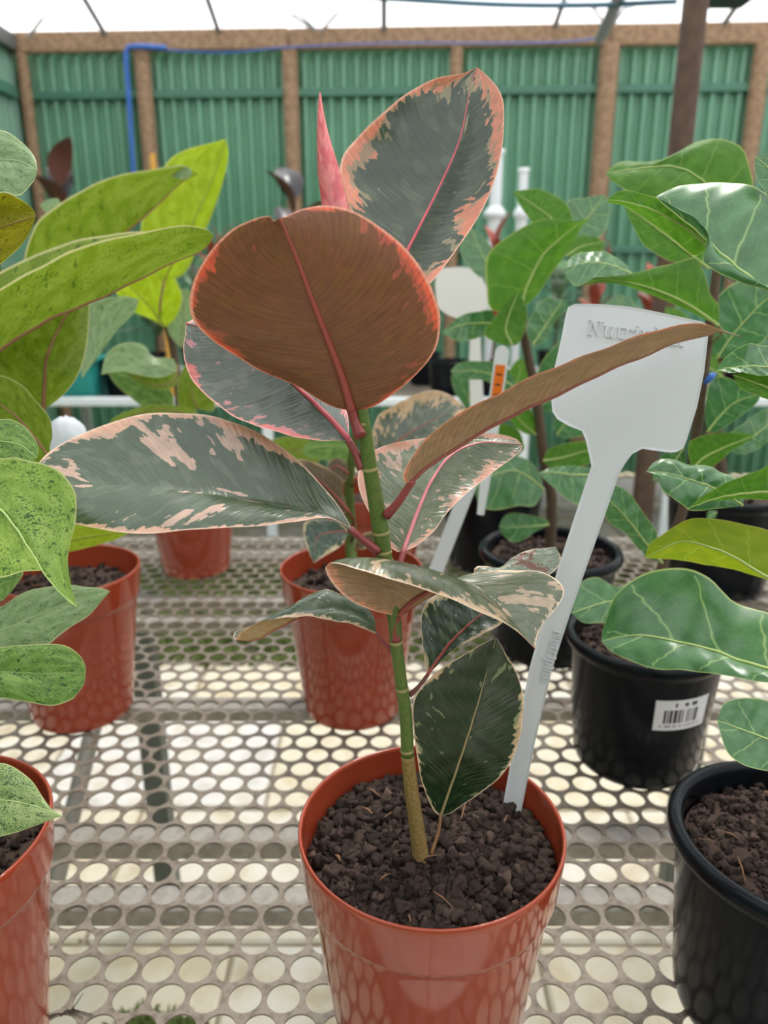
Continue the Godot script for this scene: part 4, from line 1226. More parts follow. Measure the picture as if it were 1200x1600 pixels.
# ---------- variegated plants behind the middle one ----------
func build_centre_plants() -> void:
	var t := potted("potted_rubber_plant", "cream-variegated rubber plant in the red pot right behind the central stem", Vector3(-0.0391, BENCH, -0.8575))
	red_pot(t)
	soil(t, 0.079, 0.160, 300, 0.006, 4)
	var k := t.get_child_count()
	stem(t, [Vector3(-0.0391, 0.90, -0.8575), at(548, 830, 0.94), at(545, 760, 0.92), at(552, 700, 0.90), at(560, 650, 0.88)], [0.008, 0.007, 0.006, 0.005, 0.004], M.stem_green)
	var H := {"n": 22, "m": 6, "rib": 0.0014}
	var w := func(d: Dictionary) -> Dictionary:
		var r := H.duplicate()
		r.merge(d, true)
		return r
	leaf(t, "ruby_m", [585, 720, 620, 690, 660, 665, 700, 645, 728, 638], [580, 690, 590, 650, 605, 640, 637, 622, 662, 612, 682, 610, 705, 618], [620, 725, 670, 705, 710, 672, 726, 650], [0.86, 0.85, 0.84], 0.01, -0.02, w.call({"cup": -0.008, "pet": [570, 740, 0.87, 550, 760, 0.92]}))
	leaf(t, "ruby_m", [545, 800, 520, 770, 495, 748, 465, 730], [535, 770, 536, 752, 517, 735, 491, 722, 466, 718], [528, 800, 505, 790, 480, 765], [0.84, 0.83, 0.82], 0.0, 0.0, w.call({"under": true, "pet": [552, 812, 0.88, 550, 825, 0.93]}))
	leaf(t, "ruby_i", [545, 830, 515, 832, 495, 842, 490, 880], [530, 815, 495, 812, 475, 818, 478, 850], [535, 850, 522, 860, 505, 870], [0.84, 0.83, 0.82], 0.0, 0.0, w.call({"pet": [552, 835, 0.9, 549, 845, 0.93]}))
	leaf(t, "ruby_m", [555, 860, 570, 845, 590, 832], [555, 845, 572, 832], [570, 858, 588, 845], [0.86, 0.85], 0.0, 0.0, w.call({"n": 12}))
	leaf(t, "ruby_m", [545, 740, 525, 728, 512, 742], [540, 722, 524, 715, 512, 725], [540, 752, 525, 752], [0.9, 0.9], 0.0, 0.0, w.call({"n": 12, "under": true}))
	settle(t, k)
	# a label stake of its own, leaning
	var f := thing("plant_label", "thin pale label stake leaning in the pot behind the central stem", "plant label", Vector3.ZERO)
	var b := Buf.new()
	var p0 := at(676, 905, 0.90)
	var p1 := at(742, 735, 0.86)
	f.position = p0
	var d := (p1 - p0).normalized()
	b.box((p1 - p0) / 2.0, Vector3(0.017, p0.distance_to(p1), 0.002), Basis(d.cross(Vector3.BACK).normalized(), d, d.cross(Vector3.BACK).normalized().cross(d)), 0.0005)
	put(b, "shaft", M.stake, f)

	t = potted("potted_rubber_plant", "red pot with a leafy rubber plant, half hidden by the central stem", Vector3(-0.017, BENCH, -1.2))
	red_pot(t)
	soil(t, 0.079, 0.160, 100, 0.007, 0)
	k = t.get_child_count()
	stem(t, [Vector3(-0.017, 0.90, -1.2), at(575, 720, 1.22), at(565, 650, 1.2)], [0.008, 0.007, 0.006], M.stem_brown)
	leaf(t, "sp_dark", [570, 720, 540, 700, 500, 698, 470, 705], [555, 700, 520, 685, 485, 690], [550, 725, 515, 720, 485, 715], [1.2, 1.18], 0.0, 0.0, w.call({}))
	leaf(t, "ruby_i", [585, 730, 620, 715, 650, 705], [600, 705, 635, 692], [605, 738, 640, 725], [1.2, 1.18], 0.0, 0.0, w.call({}))
	leaf(t, "ruby_m", [575, 700, 590, 680, 620, 672], [575, 680, 600, 662], [595, 700, 615, 690], [1.2, 1.18], 0.0, 0.0, w.call({"n": 12}))
	settle(t, k)

# ---------- pots and soil ----------
func red_pot(plant: Node3D, s := 1.0) -> void:
	var h := 0.189 * s
	var r := 0.085 * s
	var b := Buf.new()
	b.lathe([Vector2(0.0001, 0.004), Vector2(r * 0.68, 0.004), Vector2(r * 0.90, h - 0.04), Vector2(r * 0.945, h - 0.034), Vector2(r * 0.965, h - 0.003), Vector2(r * 0.972, h - 0.0008), Vector2(r * 0.985, h), Vector2(r * 0.997, h - 0.0008), Vector2(r, h - 0.0025), Vector2(r * 0.998, h - 0.006), Vector2(r * 0.965, h - 0.034), Vector2(r * 0.957, h - 0.0365), Vector2(r * 0.935, h - 0.038), Vector2(r * 0.925, h - 0.040), Vector2(r * 0.915, h - 0.046), Vector2(r * 0.715, 0.006), Vector2(r * 0.70, 0.0015), Vector2(r * 0.685, 0.0), Vector2(r * 0.60, 0.0), Vector2(0.0001, 0.001)], Vector3.ZERO, 72)
	put(b, "pot", M.pot_red, plant)

func black_pot(plant: Node3D, r: float, h: float) -> void:
	var b := Buf.new()
	var pr := [Vector2(0.0001, 0.004), Vector2(r * 0.74, 0.004), Vector2(r * 0.86, h - 0.03), Vector2(r * 0.868, h - 0.012)]
	for k in 11:
		var a := PI - PI * 1.25 * k / 10.0
		pr.append(Vector2(r * 0.935 + r * 0.068 * cos(a), h - r * 0.085 + r * 0.085 * sin(a)))
	pr.append_array([Vector2(r * 0.925, h - r * 0.19), Vector2(r * 0.918, h - r * 0.22), Vector2(r * 0.80, 0.022), Vector2(r * 0.785, 0.010), Vector2(r * 0.76, 0.003), Vector2(r * 0.72, 0.0), Vector2(0.0001, 0.001)])
	b.lathe(pr, Vector3.ZERO, 72)
	put(b, "pot", M.pot_black, plant)

var clod_meshes := []
func make_clods() -> void:
	for k in 1:
		var nz := noise(FastNoiseLite.TYPE_SIMPLEX, 1.1, 90 + k, 2)
		var b := Buf.new()
		var rows := []
		for i in 7:
			var row := PackedVector3Array()
			var th := PI * i / 6.0
			for j in 9:
				var a := TAU * j / 8.0
				var p := Vector3(sin(th) * cos(a), cos(th), sin(th) * sin(a))
				row.append(p * (0.8 + 0.75 * nz.get_noise_3dv(p * 1.6)) * Vector3(1.0, 0.72, 0.85))
			rows.append(row)
		b.grid(rows, false, true)
		var me := ArrayMesh.new()
		b.commit(me, M.clod)
		clod_meshes.append(me)

# mounded soil with loose clods and splinters
func soil(plant: Node3D, r: float, y: float, clods: int, size: float, straws: int) -> void:
	if clod_meshes.is_empty(): make_clods()
	var b := Buf.new()
	var nz := noise(FastNoiseLite.TYPE_SIMPLEX, 60.0, rng.randi() % 999, 3)
	var rows := []
	for i in 17:
		var row := PackedVector3Array()
		var q := r * i / 16.0
		for j in 41:
			var a := TAU * (j % 40) / 40.0
			var p := Vector3(cos(a) * q, 0, sin(a) * q)
			p.y = y + 0.006 * (1.0 - pow(q / r, 2.0)) + 0.003 * nz.get_noise_2d(p.x, p.z) - (0.003 if i == 16 else 0.0)
			row.append(p)
		rows.append(row)
	b.grid(rows, true, true)
	var so := put(b, "soil", M.soil, plant)
	if clods > 0:
		var mm := MultiMesh.new()
		mm.transform_format = MultiMesh.TRANSFORM_3D
		mm.use_colors = true
		mm.mesh = clod_meshes[0]
		mm.instance_count = clods
		for i in clods:
			var q := r * 0.97 * sqrt(rng.randf())
			var a := rng.randf() * TAU
			var s := size * (0.35 + 0.9 * pow(rng.randf(), 2.5))
			q = minf(q, r - s * 0.9)
			var yy := y + 0.006 * (1.0 - pow(q / r, 2.0)) + s * rng.randf_range(-0.1, 0.55)
			var bs := Basis.from_euler(Vector3(rng.randf() * TAU, rng.randf() * TAU, rng.randf() * TAU)).scaled(Vector3(1, rng.randf_range(0.7, 1.1), 1) * s)
			mm.set_instance_transform(i, Transform3D(bs, Vector3(cos(a) * q, yy, sin(a) * q)))
			var g := rng.randf_range(0.012, 0.042) * (1.8 if rng.randf() < 0.08 else 1.0)
			mm.set_instance_color(i, Color(g * 1.3, g * 0.86, g * 0.66))
		var o := MultiMeshInstance3D.new()
		o.name = "soil_clods"
		o.multimesh = mm
		o.set_meta("kind", "stuff")
		so.add_child(o, true)
	for i in straws:
		b = Buf.new()
		var q := r * 0.85 * sqrt(rng.randf())
		var a := rng.randf() * TAU
		var l := rng.randf_range(0.003, 0.009)
		var c := Vector3(cos(a) * q, y + 0.006 * (1.0 - pow(q / r, 2.0)) + 0.005, sin(a) * q)
		var dd := Vector3(rng.randf_range(-1, 1), rng.randf_range(-0.25, 0.25), rng.randf_range(-1, 1)).normalized() * l
		var w := rng.randf_range(0.0004, 0.0011)
		b.tube([c - dd, c + Vector3(0, 0.0012, 0), c + dd], [w * 0.5, w, w * 0.4], 5)
		put(b, "splinter", M.straw, so)

# a ring scar round a stem
func node_ring(st: Node3D, p: Vector3, ax: Vector3, r: float) -> void:
	var b := Buf.new()
	b.tube([p - ax * 0.0009, p, p + ax * 0.0009], [r * 0.98, r * 1.07, r * 0.98], 14, false)
	put(b, "node_ring", M.ring, st)

# ---------- the variegated rubber plant in the middle ----------
const HERO := Vector3(0.03012, 0.75, -0.40988)
const STEM_Z := -0.396

func sd(py: float) -> float:
	var u := (800.0 - py) / FOCAL
	return STEM_Z / (-u * sin(PITCH) - cos(PITCH))

func build_hero() -> void:
	var t := thing("potted_rubber_plant", "pink-edged variegated rubber plant with a red bud in the central terracotta plastic pot", "plant", Vector3.ZERO)
	t.position = HERO
	red_pot(t)
	soil(t, 0.080, 0.166, 2300, 0.0056, 16)
	t.position = Vector3.ZERO
	for c in t.get_children():
		c.position += HERO
	# stem in two lengths: woody below, green above
	var px := [660, 1372, 656, 1330, 649, 1280, 641, 1220, 637, 1180]
	var pts := []
	for i in range(0, px.size(), 2): pts.append(at(px[i], px[i + 1], sd(px[i + 1])))
	stem(t, pts, [0.0062, 0.0052, 0.0047, 0.0043, 0.0041], M.stem_wood, "woody_stem")
	px = [637, 1183, 634, 1120, 626, 1060, 619, 1005, 616, 965, 606, 905, 600, 868, 594, 825, 585, 770, 577, 725, 571, 680, 566, 645, 558, 590, 550, 545]
	pts = []
	for i in range(0, px.size(), 2): pts.append(at(px[i], px[i + 1], sd(px[i + 1])))
	var st := stem(t, pts, [0.0040, 0.0038, 0.0036, 0.0037, 0.0039, 0.0043, 0.0045, 0.0047, 0.0043, 0.0040, 0.0037, 0.0032, 0.003, 0.003], M.stem_green, "green_stem")
	for q in [[567, 662, 0.0035], [578, 733, 0.0042], [599, 862, 0.0047], [601, 876, 0.0046], [595, 832, 0.0047], [619, 1003, 0.0038], [628, 1076, 0.0038], [636, 1172, 0.0041]]:
		node_ring(st, at(q[0], q[1], sd(q[1])), Vector3(-0.1, 1, 0).normalized(), q[2])
	# bud sheath
	var b := Buf.new()
	var bp := [at(556, 575, 0.395), at(545, 480, 0.392), at(534, 400, 0.390), at(525, 330, 0.388), at(514, 270, 0.387), at(505, 215, 0.386), at(501, 175, 0.386), at(500, 145, 0.386)]
	var sm := along(bp, 28)
	var rad := []
	for i in 29: rad.append(lerp_list([0.0045, 0.006, 0.0068, 0.0072, 0.0070, 0.0057, 0.0028, 0.0004], i / 28.0))
	b.tube(sm, rad, 16)
	var bud := put(b, "bud_sheath", mat(Color(1, 1, 1), 0.4, {"tex": ruby_tex(61, rgb(238, 144, 142), rgb(222, 104, 112), rgb(236, 150, 146), rgb(238, 160, 150), 0.0, 0.1, [], -1.0, 96, 128), "back": Color(0.8, 0.8, 0.8)}), t)
	b = Buf.new()
	var seam := []
	for i in range(4, 24): seam.append(sm[i] + Vector3(rad[i] * 0.93, 0, rad[i] * 0.25))
	b.tube(seam, range(20).map(func(i): return 0.0013 * (1.0 - i / 21.0) + 0.0002), 6)
	put(b, "seam", mat(rgb(142, 120, 78), 0.5), bud)
	bud.set_meta("label", "pink pointed leaf bud")

	var H := {"n": 44, "m": 12}
	var with := func(d: Dictionary) -> Dictionary:
		var r := H.duplicate()
		r.merge(d, true)
		return r
	# A: upright leaf behind, upper right
	leaf(t, "ruby_a", [600, 462, 637, 390, 660, 345, 685, 295, 712, 235, 725, 190, 735, 135, 746, 105],
		[570, 425, 545, 350, 532, 290, 534, 247, 560, 212, 600, 175, 640, 143, 680, 122, 722, 115],
		[640, 465, 675, 440, 710, 395, 750, 335, 772, 285, 785, 230, 788, 175, 782, 145, 765, 122],
		[0.412, 0.42, 0.43, 0.435, 0.44], -0.004, 0.006, with.call({"cup": -0.013, "pet": [585, 520, 0.409, 568, 600, 0.402, 566, 645, 0.399], "rib": 0.0011, "sink": -0.3}))
	# B: broad leaf showing its brown underside
	leaf(t, "ruby_b", [550, 641, 535, 590, 510, 525, 485, 462, 462, 400, 445, 360, 437, 341],
		[527, 638, 500, 626, 468, 605, 438, 592, 400, 576, 360, 551, 325, 526, 302, 500, 296, 470, 306, 430, 330, 391, 360, 360, 392, 344, 420, 337, 428, 346],
		[570, 640, 600, 626, 650, 586, 680, 546, 688, 510, 685, 478, 665, 430, 636, 390, 600, 359, 552, 330, 511, 321, 475, 326, 446, 338],
		[0.397, 0.375, 0.352, 0.335, 0.322], 0.006, 0.006, with.call({"under": true, "cup": -0.008, "cupr": -0.008, "rib": 0.0024, "pet": [555, 660, 0.398, 563, 682, 0.3965], "pr": 0.0030, "ripple": 0.0003, "m": 16}))
	# C: pink-edged leaf low behind B, grey sheen put into its base colour
	leaf(t, "ruby_c", [546, 690, 520, 660, 480, 620, 430, 575, 380, 540, 330, 515, 290, 505],
		[540, 640, 500, 590, 450, 550, 400, 515, 350, 495, 315, 494],
		[535, 688, 500, 688, 450, 680, 400, 665, 350, 641, 310, 606, 292, 576, 286, 545, 290, 522],
		[0.408, 0.418, 0.428, 0.43], 0.03, -0.006, with.call({"cup": -0.006, "rib": 0.0016, "sink": -0.4, "pet": [556, 708, 0.408, 566, 733, 0.408], "pr": 0.0024}))
	# D: long leaf to the left
	leaf(t, "ruby_d", [550, 829, 530, 812, 507, 803, 460, 795, 390, 782, 320, 770, 250, 761, 180, 759, 110, 757, 45, 762],
		[546, 818, 528, 790, 507, 763, 474, 726, 432, 693, 385, 668, 339, 651, 297, 645, 241, 646, 194, 654, 133, 675, 91, 696, 60, 724],
		[553, 833, 535, 818, 507, 809, 460, 816, 390, 822, 320, 827, 250, 832, 203, 833, 157, 827, 117, 819, 70, 800],
		[0.414, 0.415, 0.414, 0.412, 0.410], 0.018, -0.020, with.call({"cup": -0.005, "cupr": 0.006, "rib": 0.0009, "sink": 0.5, "pet": [566, 842, 0.416, 592, 862, 0.4185], "pr": 0.0024}))
	# E: narrow folded leaf to the right, underside seen
	leaf(t, "ruby_e", [642, 754, 662, 732, 700, 707, 750, 676, 800, 649, 850, 626, 900, 603, 947, 580, 1010, 555, 1060, 534, 1107, 524, 1126, 518, 1157, 526],
		[629, 752, 631, 735, 643, 715, 662, 690, 700, 657, 740, 632, 775, 615, 825, 592, 875, 572, 915, 554, 978, 530, 1042, 513, 1075, 506, 1102, 505, 1122, 514],
		[650, 740, 672, 715, 710, 688, 760, 656, 810, 630, 860, 608, 910, 584, 960, 562, 1020, 538, 1060, 525, 1100, 516, 1126, 516],
		[0.404, 0.40, 0.40, 0.405, 0.41], -0.026, 0.03, with.call({"under": true, "rib": 0.0012, "cup": 0.004, "pet": [622, 785, 0.408, 603, 806, 0.4125], "pr": 0.0024}))
	# F: pale leaf behind, right; part of its sheen is in the base colour
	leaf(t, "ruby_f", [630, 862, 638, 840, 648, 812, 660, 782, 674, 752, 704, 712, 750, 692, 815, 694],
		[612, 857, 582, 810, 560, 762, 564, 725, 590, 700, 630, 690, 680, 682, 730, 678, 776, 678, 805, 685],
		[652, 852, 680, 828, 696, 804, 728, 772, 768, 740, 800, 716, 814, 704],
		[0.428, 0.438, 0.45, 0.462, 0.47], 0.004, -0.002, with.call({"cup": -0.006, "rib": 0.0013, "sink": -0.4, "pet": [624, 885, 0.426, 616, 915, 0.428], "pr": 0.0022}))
	# G: leaf arching towards the viewer
	leaf(t, "ruby_g", [619, 963, 640, 942, 665, 925, 690, 912, 718, 908, 745, 922, 775, 946, 808, 980, 836, 1014],
		[580, 953, 545, 937, 518, 910, 508, 884, 530, 880, 560, 889, 600, 902, 650, 918, 700, 933, 740, 952, 780, 970, 812, 990],
		[660, 940, 690, 918, 712, 905, 735, 897, 765, 893, 800, 890, 840, 893, 864, 902, 879, 916, 881, 930, 868, 952, 848, 975, 840, 995],
		[0.432, 0.43, 0.425, 0.415, 0.405], -0.035, 0.008, with.call({"lc": [600, 935, 575, 890, 560, 858, 570, 852, 600, 856, 640, 866, 680, 880, 715, 905, 745, 925, 780, 955, 810, 985], "lcd": [0.43, 0.41, 0.40, 0.40, 0.402], "rib": 0.0015, "sink": 0.6, "pet": [617, 980, 0.434, 619, 1000, 0.437], "pr": 0.0028, "ripple": 0.0004}))
	# H: small leaf drooping left
	leaf(t, "ruby_h", [590, 992, 575, 972, 545, 957, 507, 955, 470, 964, 430, 984, 400, 1000, 368, 1000],
		[587, 985, 584, 964, 563, 943, 530, 927, 507, 922, 474, 934, 437, 957, 395, 976, 367, 987, 364, 996],
		[578, 986, 540, 973, 500, 966, 470, 964, 440, 964, 415, 970, 390, 979, 374, 988],
		[0.44, 0.43, 0.42, 0.41, 0.405], 0.012, -0.012, with.call({"n": 30, "m": 8, "cup": 0.006, "rib": 0.001, "sink": 0.6, "pet": [600, 1005, 0.441, 612, 1018, 0.4415], "pr": 0.0014}))
	# I: dark leaf below G
	leaf(t, "ruby_i", [668, 1055, 685, 1030, 704, 1004, 728, 980, 755, 958, 785, 940],
		[663, 1030, 659, 1000, 658, 964, 668, 940, 690, 925, 730, 918, 765, 925],
		[685, 1038, 708, 1016, 730, 1003, 752, 992, 784, 974, 792, 955],
		[0.448, 0.452, 0.46, 0.468], 0.008, -0.004, with.call({"n": 30, "m": 8, "cup": -0.003, "rib": 0.0011, "sink": -0.4, "pet": [655, 1072, 0.449, 640, 1086, 0.4505], "pr": 0.0014}))
	# J: dark green leaf low on the right
	leaf(t, "ruby_j", [688, 1275, 700, 1240, 712, 1206, 732, 1146, 752, 1080, 764, 1035, 775, 997],
		[676, 1264, 659, 1222, 652, 1184, 646, 1140, 645, 1096, 664, 1068, 696, 1040, 736, 1016, 762, 1002],
		[706, 1270, 728, 1254, 760, 1232, 788, 1208, 806, 1172, 816, 1132, 818, 1092, 808, 1052, 793, 1027, 783, 1008],
		[0.482, 0.468, 0.456, 0.445], -0.004, 0.006, with.call({"cup": -0.004, "rib": 0.0009, "sink": -0.4, "pet": [685, 1300, 0.4835, 674, 1334, 0.484], "pr": 0.0011}))
	# K: scorched small leaf behind G
	leaf(t, "ruby_k", [740, 900, 770, 893, 800, 882, 830, 872, 855, 862, 868, 854],
		[745, 885, 780, 886, 800, 872, 820, 861, 845, 857],
		[770, 905, 810, 908, 850, 902, 868, 890, 877, 874],
		[0.45, 0.455, 0.46, 0.465], 0.004, -0.004, with.call({"n": 24, "m": 6, "rib": 0.0008, "pet": [690, 920, 0.444, 622, 960, 0.434], "pr": 0.0014}))

# ---------- white plastic label stakes ----------
func stake_mesh(outline: PackedVector2Array, th: float) -> ArrayMesh:
	# outline in the stake's own plane (x right, y up), rounded front rim
	var b := Buf.new()
	var inner := Geometry2D.offset_polygon(outline, -0.0016, Geometry2D.JOIN_ROUND)
	var rim: PackedVector2Array = inner[0] if not inner.is_empty() else outline
	var flat := func(poly: PackedVector2Array, z: float, nz: float) -> void:
		var tri := Geometry2D.triangulate_polygon(poly)
		var base := b.v.size()
		for p in poly:
			b.v.append(Vector3(p.x, p.y, z))
			b.n.append(Vector3(0, 0, nz))
			b.uv.append(p)
		for i in range(0, tri.size(), 3):
			var q := [tri[i], tri[i + 1], tri[i + 2]]
			var cw := (poly[q[1]] - poly[q[0]]).cross(poly[q[2]] - poly[q[0]]) < 0.0
			if (nz > 0.0) != cw: q = [q[0], q[2], q[1]]
			for k in q: b.ix.append(base + k)
	flat.call(rim, th * 0.22, 1.0)
	flat.call(outline, -th * 0.5, -1.0)
	var m := outline.size()
	var ccw := not Geometry2D.is_polygon_clockwise(outline)
	for i in m:
		var p := outline[i]
		var q := outline[(i + 1) % m]
		var a0 := Vector3(p.x, p.y, -th * 0.5)
		var a1 := Vector3(q.x, q.y, -th * 0.5)
		var u := Vector3(0, 0, th)
		if ccw: b.quad(a0, a1, a1 + u, a0 + u)
		else: b.quad(a1, a0, a0 + u, a1 + u)
	# raised border
	var mr := rim.size()
	for i in m:
		var p := outline[i]
		var q := outline[(i + 1) % m]
		var cp := rim[0]
		var cq := rim[0]
		for r in rim:
			if r.distance_squared_to(p) < cp.distance_squared_to(p): cp = r
			if r.distance_squared_to(q) < cq.distance_squared_to(q): cq = r
		var a0 := Vector3(p.x, p.y, th * 0.5)
		var a1 := Vector3(q.x, q.y, th * 0.5)
		var c0 := Vector3(cp.x, cp.y, th * 0.22)
		var c1 := Vector3(cq.x, cq.y, th * 0.22)
		if ccw: b.quad(a0, a1, c1, c0)
		else: b.quad(a1, a0, c0, c1)
	var me := ArrayMesh.new()
	b.commit(me, M.stake)
	return me

func emboss(parent: Node3D, words: String, pos: Vector3, turn: float, height: float, deep: float) -> void:
	var tm := TextMesh.new()
	tm.text = words
	var f := SystemFont.new()
	f.font_names = PackedStringArray(["Droid Serif"])
	tm.font = f
	tm.font_size = 32
	tm.pixel_size = height / 24.0
	tm.depth = deep
	tm.horizontal_alignment = HORIZONTAL_ALIGNMENT_LEFT
	tm.material = M.stake
	var o := put_mesh(tm, "embossed_word", parent)
	o.position = pos
	o.rotation.z = turn

func build_label_stake() -> void:
	var foot := on_plane(793, 1282, 0.75 + 0.162)
	var top := at(1000, 478, 0.462)
	var ax := (top - foot).normalized()
	var toward := (EYE - (foot + top) / 2.0)
	toward = (toward - ax * toward.dot(ax)).normalized()
	var across := ax.cross(toward).normalized()
	# stand in the stake's plane: local y along the stake
	var bs := Basis(across, ax, toward)
	var t := thing("plant_label", "tall white plastic spade-shaped plant label stuck into the central pot", "plant label", foot)
	t.basis = bs
	var n := toward
	var px := [779, 1296, 800, 1180, 828, 1041, 850, 962, 874, 880, 900, 800, 924, 728, 920, 709, 915, 687, 909, 673, 890, 666, 871, 655, 863, 643, 861, 617, 867, 573, 877, 529, 884, 492, 888, 480, 899, 475, 922, 475, 947, 476, 980, 479, 1010, 484, 1057, 494, 1098, 503, 1105, 508, 1107, 518, 1100, 582, 1089, 636, 1073, 687, 1068, 699, 1058, 706, 1048, 707, 1023, 704, 1004, 701, 988, 709, 978, 722, 968, 739, 940, 820, 909, 907, 884, 980, 863, 1045, 836, 1160, 808, 1300]
	var out := PackedVector2Array()
	for i in range(0, px.size(), 2):
		var v := at(px[i], px[i + 1], 1.0) - EYE
		var p := EYE + v * ((foot - EYE).dot(n) / v.dot(n)) - foot
		out.append(Vector2(p.dot(across), p.dot(ax)))
	var o := put_mesh(stake_mesh(out, 0.0024), "blade", t)
	var loc := func(x: float, y: float) -> Vector3:
		var v := at(x, y, 1.0) - EYE
		var p := EYE + v * ((foot - EYE).dot(n) / v.dot(n)) - foot
		return Vector3(p.dot(across), p.dot(ax), 0.0006)
	var a: Vector3 = loc.call(918, 512)
	var c: Vector3 = loc.call(1040, 527)
	emboss(o, "Nutriplan", a, atan2(c.y - a.y, c.x - a.x), 0.0092, 0.0026)
	a = loc.call(872, 984)
	c = loc.call(850, 1070)
	emboss(o, "Nutriplan", a, atan2(c.y - a.y, c.x - a.x), 0.0060, 0.0026)

# ---------- far plants and small things ----------
func free_leaf(plant: Node3D, style: String, a: Vector3, tip: Vector3, wide: float, up: Vector3, bend := 0.15, mm := 4) -> void:
	# a simple blade from its base to its tip, bowed along its length
	var st: Dictionary = M[style]
	var d := tip - a
	var side := d.cross(up).normalized()
	var n := side.cross(d.normalized())
	var rows := []
	for i in 11:
		var t := i / 10.0
		var c := a + d * t + n * bend * d.length() * sin(PI * t)
		var hw := wide * 0.5 * pow(maxf(sin(PI * pow(t, 0.85)), 0.0), 0.75)
		var row := PackedVector3Array()
		for j in mm * 2 + 1:
			var q := float(j) / mm - 1.0
			row.append(c + side * hw * q + n * absf(q) * hw * 0.25)
		rows.append(row)
	var me := ArrayMesh.new()
	var b := Buf.new()
	b.grid(rows, false)
	b.commit(me, st.top)
	b = Buf.new()
	var low := []
	for r in rows:
		var rr := PackedVector3Array()
		for p in r: rr.append(p - n * 0.0008)
		low.append(rr)
	b.grid(low, true)
	b.commit(me, st.under)
	put_mesh(me, "leaf", plant)

func simple_pot(plant: Node3D, black: bool, r: float, h: float) -> void:
	if black: black_pot(plant, r, h)
	else: red_pot(plant, r / 0.085)
	soil(plant, r * 0.85, h * 0.86, 0, 0.005, 0)

func far_plant(label: String, style: String, pos: Vector3, r: float, h: float, tall: float, count: int, llen: float, lwid: float, seed_: int, black := true, group := "", upright := 0.5) -> Node3D:
	var t := thing("potted_plant", label, "plant", pos, group)
	simple_pot(t, black, r, h)
	var g := RandomNumberGenerator.new()
	g.seed = seed_
	var hh := h if black else 0.189 * r / 0.085
	var b := Buf.new()
	b.tube([Vector3(0, hh * 0.8, 0), Vector3(0.01, hh + tall * 0.5, 0), Vector3(0, hh + tall, 0)], [0.008, 0.007, 0.005], 8)
	put(b, "stem", M.stem_brown, t)
	for i in count:
		var f := (i + 0.5) / count
		var a := i * 2.4 + g.randf()
		var base := Vector3(0, hh + tall * (0.25 + 0.75 * f), 0)
		var el := upright * (0.4 + 0.8 * f) + g.randf_range(-0.2, 0.2)
		var dir := Vector3(cos(a) * cos(el), sin(el), sin(a) * cos(el))
		free_leaf(t, style, base, base + dir * llen * g.randf_range(0.8, 1.15), lwid, Vector3.UP if absf(dir.y) < 0.95 else Vector3.RIGHT, 0.12)
	return t

